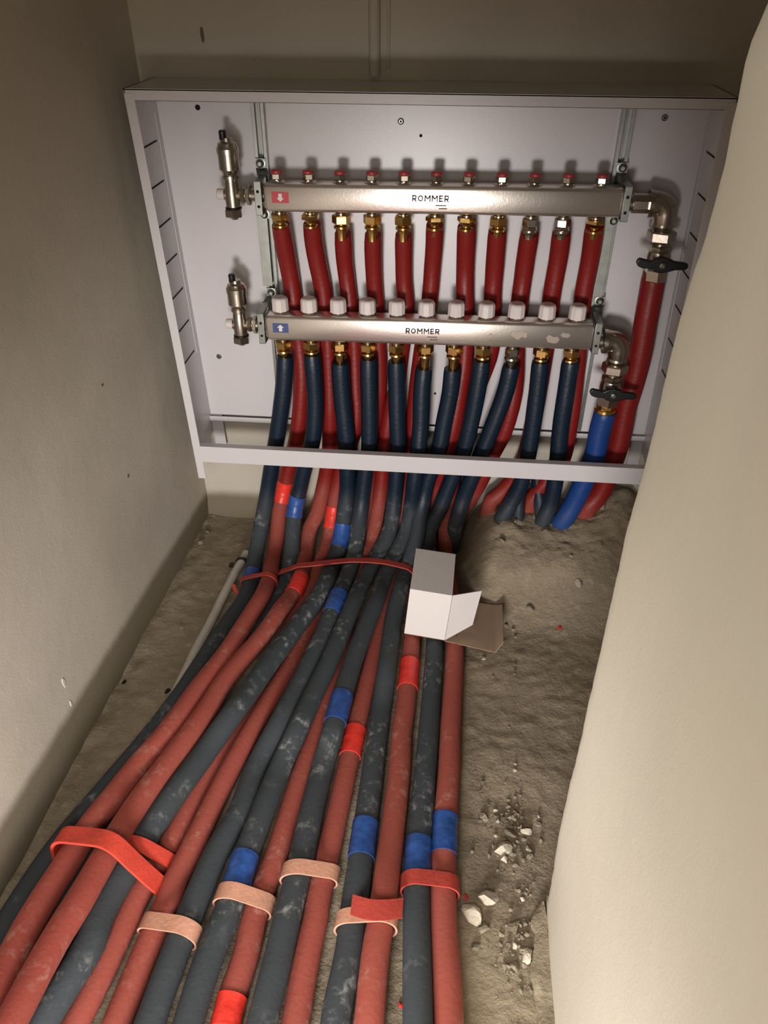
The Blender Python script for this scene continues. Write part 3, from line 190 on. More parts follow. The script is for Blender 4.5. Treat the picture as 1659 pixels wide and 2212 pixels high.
 ('R8', 0.0155, [(0.4018,-0.0588,0.6409),(0.4013,-0.049,0.6138),(0.4009,-0.0408,0.5857),(0.4007,-0.0352,0.5574),(0.3998,-0.0355,0.5316),(0.3996,-0.0351,0.5019),(0.4002,-0.035,0.4705),(0.402,-0.0361,0.4387),(0.4046,-0.0371,0.4043),(0.4072,-0.0381,0.3687),(0.4063,-0.0402,0.3354),(0.4028,-0.0417,0.3029),(0.3969,-0.0415,0.2705),(0.3878,-0.0405,0.2402),(0.377,-0.0391,0.2098),(0.3676,-0.0379,0.1741),(0.3577,-0.0365,0.1413),(0.347,-0.0351,0.1149),(0.336,-0.0394,0.0913),(0.3236,-0.0453,0.0706),(0.3169,-0.0485,0.0607),(0.3109,-0.0435,0.0307),(0.3049,-0.0385,0.0007)]),
 ('B9', 0.0155, [(0.4425,-0.0783,0.4306),(0.4429,-0.0782,0.4122),(0.4433,-0.0781,0.3938),(0.4437,-0.078,0.3752),(0.4438,-0.0779,0.3565),(0.4438,-0.0778,0.3375),(0.4437,-0.0777,0.3185),(0.4434,-0.0776,0.2996),(0.4431,-0.0775,0.281),(0.4427,-0.0775,0.2624),(0.442,-0.0775,0.2441),(0.4408,-0.0775,0.2258),(0.4394,-0.0775,0.2074),(0.4375,-0.0775,0.1894),(0.4348,-0.0776,0.1723),(0.4307,-0.0776,0.1564),(0.4256,-0.0778,0.1417),(0.4203,-0.0785,0.1278),(0.415,-0.0805,0.1153),(0.4095,-0.0831,0.1037),(0.4068,-0.0844,0.0978),(0.4028,-0.0804,0.0628),(0.3988,-0.0764,0.0278)]),
 ('R9', 0.0155, [(0.4512,-0.0583,0.6422),(0.4526,-0.051,0.6206),(0.4535,-0.0446,0.5976),(0.4529,-0.0404,0.5712),(0.4518,-0.0377,0.543),(0.4517,-0.036,0.5137),(0.4526,-0.0354,0.4831),(0.4532,-0.0357,0.4525),(0.4529,-0.0369,0.4225),(0.4519,-0.039,0.3929),(0.4508,-0.041,0.3628),(0.4497,-0.0428,0.3323),(0.4482,-0.0443,0.3013),(0.4457,-0.0449,0.2693),(0.4428,-0.0447,0.2356),(0.4382,-0.0442,0.2032),(0.4297,-0.0439,0.1752),(0.4169,-0.0435,0.1518),(0.4038,-0.0442,0.1318),(0.3904,-0.0467,0.1172),(0.3838,-0.048,0.1101),(0.3788,-0.048,0.0751),(0.3738,-0.048,0.0401)]),
 ('B10', 0.0155, [(0.4936,-0.0772,0.4324),(0.4936,-0.0777,0.4141),(0.4936,-0.0782,0.3957),(0.4937,-0.0786,0.3773),(0.4937,-0.0788,0.3586),(0.4936,-0.0786,0.3397),(0.4936,-0.0783,0.3207),(0.494,-0.0781,0.3016),(0.4948,-0.078,0.2819),(0.4959,-0.078,0.262),(0.4971,-0.078,0.2423),(0.4979,-0.078,0.2236),(0.4986,-0.0783,0.2058),(0.499,-0.0785,0.1888),(0.4989,-0.0787,0.1722),(0.4983,-0.0784,0.1557),(0.4971,-0.078,0.1398),(0.4952,-0.0786,0.1248),(0.492,-0.0808,0.1115),(0.4881,-0.084,0.0992),(0.4862,-0.0855,0.0929),(0.4832,-0.0815,0.0579),(0.4802,-0.0775,0.0229)]),
 ('R10', 0.0155, [(0.5007,-0.0621,0.6545),(0.5028,-0.0533,0.63),(0.5045,-0.0453,0.605),(0.5048,-0.0401,0.5783),(0.5041,-0.037,0.5505),(0.5044,-0.0354,0.5215),(0.5061,-0.0352,0.4912),(0.5083,-0.0359,0.4605),(0.5102,-0.037,0.4303),(0.5121,-0.0386,0.4003),(0.5136,-0.0403,0.3706),(0.5148,-0.0419,0.3418),(0.5155,-0.0434,0.3129),(0.5153,-0.0441,0.2818),(0.5151,-0.0439,0.248),(0.5126,-0.0436,0.2156),(0.5045,-0.0438,0.189),(0.4909,-0.0444,0.1678),(0.4792,-0.0448,0.147),(0.4692,-0.0452,0.1271),(0.4642,-0.0454,0.1171),(0.4592,-0.0454,0.0821),(0.4542,-0.0454,0.0471)]),
 ('MR', 0.0195, [(0.6075,-0.0596,0.5827),(0.6081,-0.0589,0.5643),(0.6086,-0.0587,0.5437),(0.6092,-0.0592,0.52),(0.6099,-0.0596,0.4948),(0.6112,-0.0594,0.468),(0.6123,-0.0591,0.441),(0.6123,-0.059,0.4166),(0.6111,-0.0591,0.3942),(0.6095,-0.0589,0.3711),(0.6075,-0.0585,0.3477),(0.6069,-0.0585,0.3239),(0.6078,-0.0588,0.3),(0.6078,-0.0592,0.2757),(0.6065,-0.0595,0.2516),(0.604,-0.0596,0.2264),(0.6008,-0.0593,0.1985),(0.5964,-0.059,0.1702),(0.5893,-0.0594,0.1464),(0.5786,-0.0607,0.1279),(0.5733,-0.0613,0.1187),(0.5633,-0.0563,0.0787),(0.5533,-0.0513,0.0387)]),
 ('MB', 0.0195, [(0.5679,-0.0779,0.3398),(0.567,-0.0777,0.3286),(0.566,-0.0776,0.3175),(0.5651,-0.0774,0.3059),(0.5646,-0.0775,0.2932),(0.5646,-0.0776,0.2797),(0.5647,-0.0777,0.2657),(0.5643,-0.0779,0.2514),(0.5629,-0.078,0.237),(0.5605,-0.0782,0.2222),(0.5575,-0.0784,0.2071),(0.5541,-0.0785,0.192),(0.5508,-0.0787,0.1775),(0.5477,-0.0786,0.1638),(0.5446,-0.0782,0.1506),(0.5414,-0.078,0.138),(0.5379,-0.0782,0.1262),(0.5339,-0.0795,0.1156),(0.5293,-0.0818,0.1064),(0.5245,-0.0845,0.0978),(0.5222,-0.0857,0.0933),(0.5162,-0.0807,0.0583),(0.5102,-0.0757,0.0233)]),
 ('WP', 0.0085, [(-0.1062,-0.135,0.0085),(-0.1088,-0.1561,0.0085),(-0.1115,-0.1772,0.0085),(-0.1139,-0.1985,0.0085),(-0.1157,-0.2202,0.0085),(-0.1172,-0.2422,0.0085),(-0.1186,-0.2643,0.0085),(-0.12,-0.2865,0.0085),(-0.1212,-0.3092,0.0085),(-0.1225,-0.3315,0.0086),(-0.1241,-0.3529,0.0086),(-0.1261,-0.373,0.0086),(-0.1282,-0.3925,0.0086),(-0.1297,-0.4123,0.0086),(-0.1304,-0.4314,0.0087),(-0.1309,-0.4514,0.0087),(-0.1319,-0.4746,0.0088),(-0.1333,-0.5004,0.0088),(-0.1347,-0.5275,0.0089),(-0.1362,-0.5548,0.0089),(-0.1369,-0.5682,0.0089)]),
]

# ---------------------------------------------------------------- helpers
class MB:
    def __init__(s): s.v = []; s.f = []
    def add(s, vs, fs):
        o = len(s.v); s.v += [tuple(v) for v in vs]; s.f += [tuple(i+o for i in f) for f in fs]; return s
    def box(s, x0, x1, y0, y1, z0, z1):
        return s.add([(x0,y0,z0),(x1,y0,z0),(x1,y1,z0),(x0,y1,z0),(x0,y0,z1),(x1,y0,z1),(x1,y1,z1),(x0,y1,z1)],
            [(0,3,2,1),(4,5,6,7),(0,1,5,4),(1,2,6,5),(2,3,7,6),(3,0,4,7)])
    def lathe(s, o, ax, prof, n=20, rot=0.0, cap=True):
        o = Vector(o); ax = Vector(ax).normalized()
        u = ax.orthogonal().normalized() if abs(ax.z) < .99 else Vector((1,0,0)); w = ax.cross(u)
        vs = []; fs = []
        for h, r in prof:
            for k in range(n):
                a = 2*math.pi*k/n+rot; vs.append(o+ax*h+u*(r*math.cos(a))+w*(r*math.sin(a)))
        for i in range(len(prof)-1):
            for k in range(n):
                a, b = i*n+k, i*n+(k+1) % n; fs.append((a, b, b+n, a+n))
        if cap: fs.append(tuple(range(n-1, -1, -1))); fs.append(tuple(range((len(prof)-1)*n, len(prof)*n)))
        return s.add(vs, fs)
    def tube(s, pts, r, n=16, cap=True):
        pts = [Vector(p) for p in pts]; vs = []; fs = []; N = len(pts)
        T = [(pts[min(i+1, N-1)]-pts[max(i-1, 0)]).normalized() for i in range(N)]
        u = T[0].orthogonal().normalized()
        for i in range(N):
            u = (u-T[i]*u.dot(T[i])).normalized(); w = T[i].cross(u); rr = r[i] if isinstance(r, (list, tuple)) else r
            for k in range(n):
                a = 2*math.pi*k/n; vs.append(pts[i]+u*(rr*math.cos(a))+w*(rr*math.sin(a)))
        for i in range(N-1):
            for k in range(n):
                a, b = i*n+k, i*n+(k+1) % n; fs.append((a, b, b+n, a+n))
        if cap: fs.append(tuple(range(n-1, -1, -1))); fs.append(tuple(range((N-1)*n, N*n)))
        return s.add(vs, fs)
    def prism(s, poly, y0, y1):   # polygon in x,z extruded along y
        n = len(poly)
        vs = [(x, y0, z) for x, z in poly]+[(x, y1, z) for x, z in poly]
        return s.add(vs, [tuple(range(n)), tuple(range(2*n-1, n-1, -1))]+[(k, k+n, (k+1) % n+n, (k+1) % n) for k in range(n)])
    def build(s, name, m, parent=None, smooth=True, bevel=0.0, kind=None, label=None):
        me = bpy.data.meshes.new(name); me.from_pydata(s.v, [], s.f); me.validate(); 
        bm = bmesh.new(); bm.from_mesh(me); bmesh.ops.recalc_face_normals(bm, faces=bm.faces); bm.to_mesh(me); bm.free()
        me.materials.append(M[m] if isinstance(m, str) else m)
        o = bpy.data.objects.new(name, me); COL.objects.link(o)
        if smooth:
            for p in me.polygons: p.use_smooth = True
            me.set_sharp_from_angle(angle=math.radians(31))
        if parent is not None:
            o.parent = parent; o.matrix_parent_inverse = parent.matrix_basis.inverted() if parent.type == 'EMPTY' else Matrix()
        if bevel:
            b = o.modifiers.new('bevel', 'BEVEL'); b.width = bevel; b.segments = 3; b.limit_method = 'ANGLE'
        if kind: o['kind'] = kind
        if label: o['label'] = label
        return o
def tag(o, label, cat, group=None):
    o['label'] = label; o['category'] = cat
    if group: o['group'] = group
    return o
def thing(name, label, cat, loc=(0,0,0), group=None):
    o = bpy.data.objects.new(name, None); o.empty_display_size = .02; COL.objects.link(o); o.location = loc
    return tag(o, label, cat, group)
def lerp(a, b, t): return a+(b-a)*t

# ---------------------------------------------------------------- structure
def lw_x(y): return -0.2205+0.037*y      # face of the left wall, which splays out towards the front
def mound(x, y):
    # mortar heaped against the back wall around the pipes that dive into the floor
    e = 1/(1+math.exp(-(x-.352)/.012))
    s_ = max(0.0, min(1.0, (y+.31)/.20)); s_ = s_*s_*(3-2*s_)
    return e*s_*(.094+.012*noise.noise(Vector((x*18, y*18, 3)))+.007*abs(noise.noise(Vector((x*60, y*60, 6))))+(.055+.02*noise.noise(Vector((x*30, y*30, 8))))*math.exp(-((x-.635)/.045)**2-((y+.02)/.06)**2))
def floor_z(x, y):
    n = noise.fractal(Vector((x*7, y*7, 0)), 1.0, 2.0, 5)*.0035+abs(noise.noise(Vector((x*30, y*38, 5))))*.0030
    n += max(0, .06-abs(x-lw_x(y)))*.12*(.5+noise.noise(Vector((x*40, y*22, 11))))      # rough mortar edge along the left wall
    n += .0026*max(0, noise.noise(Vector((x*75, y*60, 2))))*(1 if x > .33 else .3)
    return -.003+n+mound(x, y)
def grid(fn, us, vs):
    mb = MB(); V = [fn(u, v) for v in vs for u in us]; n = len(us)
    mb.add(V, [(j*n+i, j*n+i+1, (j+1)*n+i+1, (j+1)*n+i) for j in range(len(vs)-1) for i in range(n-1)]); return mb
def rng(a, b, n): return [a+(b-a)*i/(n-1) for i in range(n)]
xs = rng(-.62, .86, 250); ys = rng(-4.0, -1.3, 40)[:-1]+rng(-1.3, .02, 250)
fl = grid(lambda x, y: (x, y, floor_z(x, y)), xs, ys)
fl.box(-3.0, 3.0, -4.2, .05, -.12, -.03)
fl.build('floor', 'floor', kind='structure')
wb = grid(lambda x, z: (x, .0015*noise.noise(Vector((x*5, z*5, 1))), z), rng(-.30, .86, 60), rng(-.03, 2.5, 60))
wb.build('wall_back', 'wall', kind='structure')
wl = grid(lambda y, z: (lw_x(y)+.002*noise.noise(Vector((y*4, z*4, 9)))-.004*max(0, .05-z)/.05, y, z), rng(.0, -1.27, 160), rng(-.03, 2.5, 120))
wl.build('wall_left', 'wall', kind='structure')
# right pier: its face towards the pipes and its rough plastered edge
EDGE = [(-0.03, 0.4461), (-0.0052, 0.4461), (0.0296, 0.4464), (0.1873, 0.4398), (0.2978, 0.439), (0.4149, 0.4385), (0.4852, 0.4379), (0.5242, 0.4371), (0.6143, 0.436), (0.6562, 0.4379), (0.7184, 0.4387), (0.7701, 0.4379), (0.7942, 0.4385), (0.8178, 0.4398), (0.8518, 0.4429), (0.8911, 0.4432), (0.926, 0.4414), (0.9516, 0.4407), (0.973, 0.4458), (2.6, 0.4445)]
def edge_x(z):
    for (a, p), (c, q) in zip(EDGE, EDGE[1:]):
        if z <= c: break
    return p+(q-p)*(z-a)/(c-a)+.0005*noise.noise(Vector((z*14, 0, 4)))+.0008*noise.noise(Vector((z*60, 0, 4)))
def edge_y(z): return -.809+.002*noise.noise(Vector((z*10, 7, 4)))+.02*max(0, (.03-z)/.03)
wr = MB(); zz = rng(-.03, 2.5, 240); yy = [0, .002, .006, .015, .04, .09]+rng(.16, 3.2, 30)
V = []
for z in zz:
    ex = edge_x(z); ey = edge_y(z)
    V.append((.86, ey+.004, z)); V.append((ex+.03, ey+.004, z)); V.append((ex+.006, ey+.003, z))
    for q in yy:
        w_ = min(1, q/.09)
        x = lerp(ex+.0015*(1-min(1, q/.004)), .4445+.0006*noise.noise(Vector((q*6, z*6, 2))), w_)
        chip = 0
        if z < .028 and q < .6: chip = (.028-z)/.028*(.004+.006*max(0, noise.noise(Vector((q*14, z*20, 8)))))
        V.append((x+chip, ey-q, z))
n = 3+len(yy)
wr.add(V, [(j*n+i, j*n+i+1, (j+1)*n+i+1, (j+1)*n+i) for j in range(len(zz)-1) for i in range(n-1)])
wr.build('wall_right', 'wall_r', kind='structure')
# ragged plaster spilled along the foot of the right wall
sp = MB(); V = []; ny = 90
for j in range(ny):
    y = -.800-.42*j/(ny-1); w = .017+.010*noise.noise(Vector((y*22, 1, 0)))+.004*noise.noise(Vector((y*90, 2, 0))); h = .010+.004*noise.noise(Vector((y*30, 5, 0)))
    w *= min(1, j/5+.15)
    for fx, fz in ((0, -.4), (.05, .45), (.35, .75), (.7, .95), (1.2, 1.1)): V.append((.4445-w*(1-fx), y, h*fz+.001*noise.noise(Vector((fx*9, y*80, 3)))))
sp.add(V, [(j*5+i, j*5+i+1, j*5+i+6, j*5+i+5) for j in range(ny-1) for i in range(4)])
sp.build('trim_2', 'floor', kind='structure')
MB().box(.86, .96, -4.0, .05, -.03, 2.5).build('wall_niche', 'wall', kind='structure', smooth=False)
MB().box(-2.0, 2.0, -4.2, .05, 2.5, 2.6).build('ceiling', 'wall', kind='structure', smooth=False)
cdu = MB(); cdu.tube([(.1485, -.004, z) for z in rng(.85, 2.49, 12)], .0085, 12)
tag(cdu.build('cable_conduit', 'wall'), 'thin plastered-over conduit running up the back wall above the cabinet', 'conduit')
MB().lathe((.1690, -.001, .86), (0, 0, 1), [(0, .002), (.3, .005), (1.6, .005)], 8).build('trim_1', 'wall', kind='structure')

def blot(par, pts, m, n_axis):
    n_ = len(pts); off = Vector(n_axis)*.0007
    MB().add([Vector(p)+off*2 for p in pts]+[Vector(p)-off for p in pts], [tuple(range(n_)), tuple(range(2*n_-1, n_-1, -1))]+[(k, (k+1) % n_, (k+1) % n_+n_, k+n_) for k in range(n_)]).build('stain', m, par, smooth=False)
M['brown_spot'] = mat('brown_spot', (.16, .12, .075), .9); M['pale_spot'] = mat('pale_filler', (.66, .61, .53), .85)
for (cx, cy, cz), rx, rz, m in BLOTS:
    par = bpy.data.objects['wall_left' if cx < -.2 else 'wall_back']
    left = cx < -.2; P_ = []
    for k in range(14):
        a = 2*math.pi*k/14; q = 1+.35*noise.noise(Vector((math.cos(a), math.sin(a), cz*50)))
        P_.append((cx, cy+rx*q*math.cos(a), cz+rz*q*math.sin(a)) if left else (cx+rx*q*math.cos(a), cy, cz+rz*q*math.sin(a)))
    blot(par, P_, m, (1, 0, 0) if left else (0, -1, 0))

# ---------------------------------------------------------------- cabinet
YF = -.1346
def sh(mb):   # the cabinet hangs slightly out of plumb
    mb.v = [(x+.016*(.844-z)/.65, y, z) for x, y, z in mb.v]; return mb
XL, XR = -.1963, .650
cab = thing('manifold_cabinet', 'open white steel manifold cabinet hung low on the back wall', 'cabinet', (0.23, 0, .19))
W_ = 'white_metal'
sh(MB().box(XL+.001, XR-.001, -.016, -.0145, .261, .8425)).build('back_panel', W_, cab, bevel=.0005)
sh(MB().box(XL, XL+.002, YF, 0, .2245, .844)).build('side_panel', W_, cab)
sh(MB().box(XR-.002, XR, YF, 0, .2245, .844)).build('side_panel', W_, cab)
sh(MB().box(XL, XR, YF, 0, .842, .844)).build('top_panel', W_, cab)
sh(MB().box(XL, XR, YF, YF+.002, .8285, .844).box(XL, XR, YF, YF+.010, .8285, .8300)).build('front_flange', W_, cab, bevel=.0006)
for s_ in (0, 1):
    xa = XL if not s_ else XR-.0145
    f = sh(MB().box(xa, xa+.0145, YF-.0006, YF+.0014, .187, .838)); f.build('front_flange', W_, cab, bevel=.0005)
    xi = xa+.0145 if not s_ else xa
    xl = XL+.002 if not s_ else XR-.024
    sh(MB().box(xl, xl+.022, -.017, -.0145, .188, .262)).build('leg', W_, cab)
sh(MB().box(XL+.012, XR-.012, YF-.001, YF+.0005, .2245, .2585).box(XL+.012, XR-.012, YF, YF+.013, .2570, .2585)).build('bottom_rail', W_, cab, bevel=.0006)
sh(MB().box(XL+.002, XR-.002, -.026, -.0145, .2515, .2530).box(XL+.002, XR-.002, -.026, -.0245, .2515, .2625)).build('bottom_lip', W_, cab, bevel=.0005)
for s_ in (0, 1):
    xx = XL+.0021 if not s_ else XR-.0021
    for k in range(7):
        z = .7615-.0587*k
        sh(MB().box(xx-.0006, xx+.0006, -.105, -.046, z-.0012, z+.0012)).build('knockout_slot', 'black_hole', cab, smooth=False)
    sh(MB().box(xx-.0012, xx+.0012, -.0345, -.0335, .40, .80)).build('fold_seam', W_, cab, smooth=False)
for x, z, hole in ((-.1287,.8048,1),(.2216,.7708,1),(.2619,.3283,1)):
    r_ = .0042 if x < 0 else .0024
    MB().lathe((x, -.0158, z), (0, -1, 0), [(0, r_), (.0005, r_)], 14).build('screw_hole', 'black_hole', cab)
for x, z in ((.1902,.7904),(.586,.8017),(-.1479,.3855)):
    sc = MB().lathe((x, -.016, z), (0, -1, 0), [(0, .0050), (.001, .0048), (.0024, .003)], 14).build('screw', 'zinc', cab)
    MB().lathe((x, -.0182, z), (0, -1, 0), [(0, .0018), (.0004, .0018)], 6).build('screw_socket', 'black_hole', sc)
for xr in (-.031, .5305):
    mr = MB()
    mr.box(xr-.010, xr-.0085, -.028, -.016, .27, .826).box(xr+.0085, xr+.010, -.028, -.016, .27, .826)
    mr.box(xr-.010, xr-.0045, -.0292, -.028, .27, .826).box(xr+.0045, xr+.010, -.0292, -.028, .27, .826)
    mr.box(xr-.0015, xr+.0015, -.0185, -.016, .27, .826)
    sh_ = mr; sh_.build('mounting_rail', 'zinc', cab, bevel=.0004)

# ---------------------------------------------------------------- manifolds
def tilt(x): return (x-.25)*.009
def text_mesh(s, size, loc, m, parent, name):
    """bold square-cut capitals laid out as flat strokes on the face of the bar"""
    W = .22   # stroke thickness, in letter heights
    def bar(a, c):
        (x0, z0), (x1, z1) = a, c; L = math.hypot(x1-x0, z1-z0); nx, nz = -(z1-z0)/L*W/2, (x1-x0)/L*W/2
        return [(x0+nx, z0+nz), (x0-nx, z0-nz), (x1-nx, z1-nz), (x1+nx, z1+nz)]
    h = W/2; G = {
        'R': ([((h, 0), (h, 1)), ((0, 1-h), (.58, 1-h)), ((0, .42), (.58, .42)), ((.62, .36), (.62, 1-.06)), ((.36, .42), (.68, 0))], .76),
        'O': ([((.42+.34*math.cos(a), .5+.39*math.sin(a)), (.42+.34*math.cos(a+.55), .5+.39*math.sin(a+.55))) for a in [k*math.pi/6 for k in range(12)]], .88),
        'M': ([((h, 0), (h, 1)), ((.98-h, 0), (.98-h, 1)), ((h, .95), (.49, .38)), ((.98-h, .95), (.49, .38))], .98),
        'E': ([((h, 0), (h, 1)), ((0, 1-h), (.66, 1-h)), ((0, .5), (.60, .5)), ((0, h), (.66, h))], .68)}
    adv = .16; total = sum(G[c][1]+adv for c in s)-adv; x = -total/2; mb = MB()
    for c in s:
        for a, e in G[c][0]:
            P_ = [(loc[0]+(x+px)*size, loc[2]+(pz-.5)*size+tilt(loc[0]+(x+px)*size)-tilt(loc[0])) for px, pz in bar(a, e)]
            mb.prism(P_, loc[1]-.0002, loc[1]+.0003)
        x += G[c][1]+adv
    return mb.build(name, m, parent, smooth=False)
def hexprof(mb, o, ax, h0, h1, r, n=6, rot=.0, ch=.0012):
    mb.lathe(o, ax, [(h0, r-ch), (h0+ch, r), (h1-ch, r), (h1, r-ch)], n, rot)
DN = (0, 0, -1); UP = (0, 0, 1)
def manifold(label, xo, yc, zc, xl, xr, hh, upper):
    m = thing('manifold', label, 'manifold', (xo+.25, yc, zc))
    b = MB(); hd = .0175; nn = 24
    # rounded square bar, swept along x with slightly domed ends
    secs = [(xl, .80), (xl+.002, .93), (xl+.006, 1.0), (xr-.006, 1.0), (xr-.002, .93), (xr, .80)]
    V = []; rc = .006
    prof = []
    for cx, cz, a0 in ((hd-rc, hh-rc, 0), (-hd+rc, hh-rc, 90), (-hd+rc, -hh+rc, 180), (hd-rc, -hh+rc, 270)):
        for a in (0, 30, 60, 90):
            prof.append((cx+rc*math.cos(math.radians(a0+a)), cz+rc*math.sin(math.radians(a0+a))))
    for x, s in secs:
        for py, pz in prof: V.append((x, yc+py*s, zc+pz*s+tilt(x)))
    k = len(prof)
    b.add(V, [(i*k+j, i*k+(j+1) % k, (i+1)*k+(j+1) % k, (i+1)*k+j) for i in range(5) for j in range(k)]+[tuple(range(k)), tuple(range(5*k, 6*k))])
    b.build('bar', 'steel', m)
    for i in range(11):
        x = xo+.05*i; t = zc+hh+tilt(x); bt = zc-hh+tilt(x)
        # dimple collar on the bar
        if upper:
            c = MB().lathe((x, yc, t), UP, [(-.001, .0135), (.001, .012), (.0025, .0085), (.004, .0085)], 20)
            hexprof(c, (x, yc, t), UP, .004, .013, .0098, 6, .3*i)
            cp = c.build('valve_stem', 'nickel', m)
            MB().lathe((x, yc, t), UP, [(.0128, .0088), (.0165, .0084), (.0172, .0072)], 18).build('red_cap', 'red_plastic', cp, label='red plastic cap')
        else:
            c = MB().lathe((x, yc, t), UP, [(-.001, .0130), (.001, .011), (.002, .0085), (.006, .0085)], 20).build('valve_stem', 'nickel', m)
            kn = MB(); kn.lathe((x, yc, t+.004), UP, [(0, .0128), (.001, .0146), (.019, .0142), (.022, .0130), (.0235, .0105)], 10, .25*i)
            kn.build('knob', 'white_plastic', m, smooth=False, bevel=.0006, label='white plastic hand cap')
        # outlet below
        silver = (i in (8, 9)) if upper else (i == 8)
        mt = 'nickel' if silver else 'brass'
        MB().lathe((x, yc, bt), DN, [(-.001, .0125), (.001, .0105), (.003, .0085), (.010, .0085)], 18).build('outlet', 'nickel', m)
        nut = MB(); ln = PST[('R' if upper else 'B')+str(i)]      # z where the sleeve starts
        gap = bt-ln
        hexprof(nut, (x, yc, bt), DN, .006, min(.019, max(.013, gap*.62)), .0150 if not silver else .0125, 6, .35*i+.2)
        if silver: hexprof(nut, (x, yc, bt), DN, .018, .030, .0118, 6, .8)
        nut.build('compression_nut', mt, m, label='nickel plated nut' if silver else 'brass nut')
        ol = MB().lathe((x, yc, bt), DN, [(.017, .0095), (.021, .0085), (.023, .0122), (.026, .0128), (.028, .0100), (.034, .0085), (max(.036, gap+.008), .0080)], 18)
        ol.build('pipe_insert', mt, m)
    # arrow sticker
    sx = xl+.027; sz = zc+tilt(sx)+.0015; yf = yc-hd-.0004
    st = MB().box(sx-.0135, sx+.0135, yf-.0002, yf+.0004, sz-.0082, sz+.0082).build('sticker', 'sticker_red' if upper else 'sticker_blue', m, smooth=False, label='red sticker with a white arrow pointing down' if upper else 'blue sticker with a white arrow pointing up')
    d = -1 if upper else 1
    P = [(-.0028, -.0058), (.0028, -.0058), (.0028, .0008), (.0060, .0008), (0, .0062), (-.0060, .0008), (-.0028, .0008)]
    MB().prism([(sx+px, sz+d*pz) for px, pz in P], yf-.0005, yf-.0002).build('arrow', 'sticker_white', st, smooth=False)
    tx = .2425 if upper else .2375
    text_mesh('ROMMER', .0098, (tx, yf, zc+tilt(tx)+.0035), 'ink', m, 'lettering')
    for k_, (w_, dx) in enumerate(((.017, .0165), (.013, .0195))):
        MB().box(tx+dx-w_/2, tx+dx+w_/2, yf-.0001, yf+.0003, zc+tilt(tx)-.0065-.0046*k_-.0007, zc+tilt(tx)-.0065-.0046*k_+.0007).build('fine_print', 'ink', m, smooth=False)
    return m
Z1c, Z2c = .6906, .4810
XO2 = -.0077
MAN1 = manifold('upper stainless steel manifold bar with red-capped stems and red sleeved pipes below', 0, -.0650, Z1c, -.020, .537, .0212, True)
MAN2 = manifold('lower stainless steel manifold bar carrying a row of white hand caps', XO2, -.0790, Z2c, -.033, .523, .0225, False)
# smears on the lower bar
random.seed(3)
for cx, cz, r_ in ((.400, .002, .017), (.352, .0, .006), (.455, -.004, .016), (.475, .004, .011)):
    pl = [(cx+r_*(.7+.5*noise.noise(Vector((math.cos(a)*1.5, math.sin(a)*1.5, cx*40))))*math.cos(a), Z2c+tilt(cx)+cz+.62*r_*(.7+.5*noise.noise(Vector((math.cos(a)*1.5+3, math.sin(a)*1.5, cx*40))))*math.sin(a)) for a in [k*math.pi/12 for k in range(24)]]
    MB().prism(pl, -.0970, -.0966).build('smear', 'stain', MAN2, smooth=False)

# brackets (hold both bars)
for s_, (xa, xb, xm, lab) in enumerate(((-.0275, -.0390, -.033, 'zinc bracket clamping the left ends of both manifold bars'), (.5385, .5270, .532, 'zinc bracket clamping the right ends of both manifold bars'))):
    br = thing('mounting_bracket', lab, 'bracket', (xm, -.03, .45))
    sg = -1 if s_ == 0 else 1
    for (xc, yc, zc, hh) in ((xa, -.065, Z1c, .0212), (xb, -.079, Z2c, .0225)):
        zc += tilt(xc)
        c = MB(); x0, x1 = xc-.0055, xc+.0055
        c.box(x0, x1, yc-.0215, yc-.0195, zc-hh-.004, zc+hh+.004)
        c.box(x0, x1, yc-.0215, -.034, zc+hh+.0025, zc+hh+.0045).box(x0, x1, yc-.0215, -.034, zc-hh-.0045, zc-hh-.0025)
        c.box(x0, x1, yc+.018, yc+.020, zc-hh-.004, zc+hh+.004)
        cl = c.build('clamp', 'zinc', br, bevel=.0006)
        for dz in (-.012, .0105):
            MB().lathe((xc, yc-.0213, zc+dz), (0, -1, 0), [(0, .0024), (.0006, .0024)], 12).build('hole', 'black_hole', cl)
        # arm bending back up to the rail
        for sd in (1, -1):
            if zc > .6 and sd < 0: zt = zc-.030
            else: zt = zc+sd*.034
            a = MB(); w = .0085
            pts = [(xc, -.045, zc+sd*(hh+.003)), (xm+.001, -.033, zt), (xm+.001, -.033, zt+sd*.014)]
            V = []
            for p in pts: V += [(p[0]-w, p[1], p[2]), (p[0]+w, p[1], p[2]), (p[0]+w, p[1]+.002, p[2]), (p[0]-w, p[1]+.002, p[2])]
            a.add(V, [(0, 1, 5, 4), (1, 2, 6, 5), (2, 3, 7, 6), (3, 0, 4, 7), (4, 5, 9, 8), (5, 6, 10, 9), (6, 7, 11, 10), (7, 4, 8, 11), (0, 3, 2, 1), (8, 9, 10, 11)])
            a.build('arm', 'zinc', br)
            bo = MB(); bo.lathe((xm+.001, -.033, zt+sd*.007), (0, -1, 0), [(0, .0078), (.0012, .0078), (.0014, .0062), (.005, .0060), (.0075, .003)], 16)
            bo.build('bolt', 'zinc', br)
    z0, z1 = Z2c+.062, Z1c-.030
    MB().box(xm-.0085-.004, xm+.0085-.004, -.0345, -.0325, z0-.012, z1+.002).build('strip', 'zinc', br, bevel=.0004)

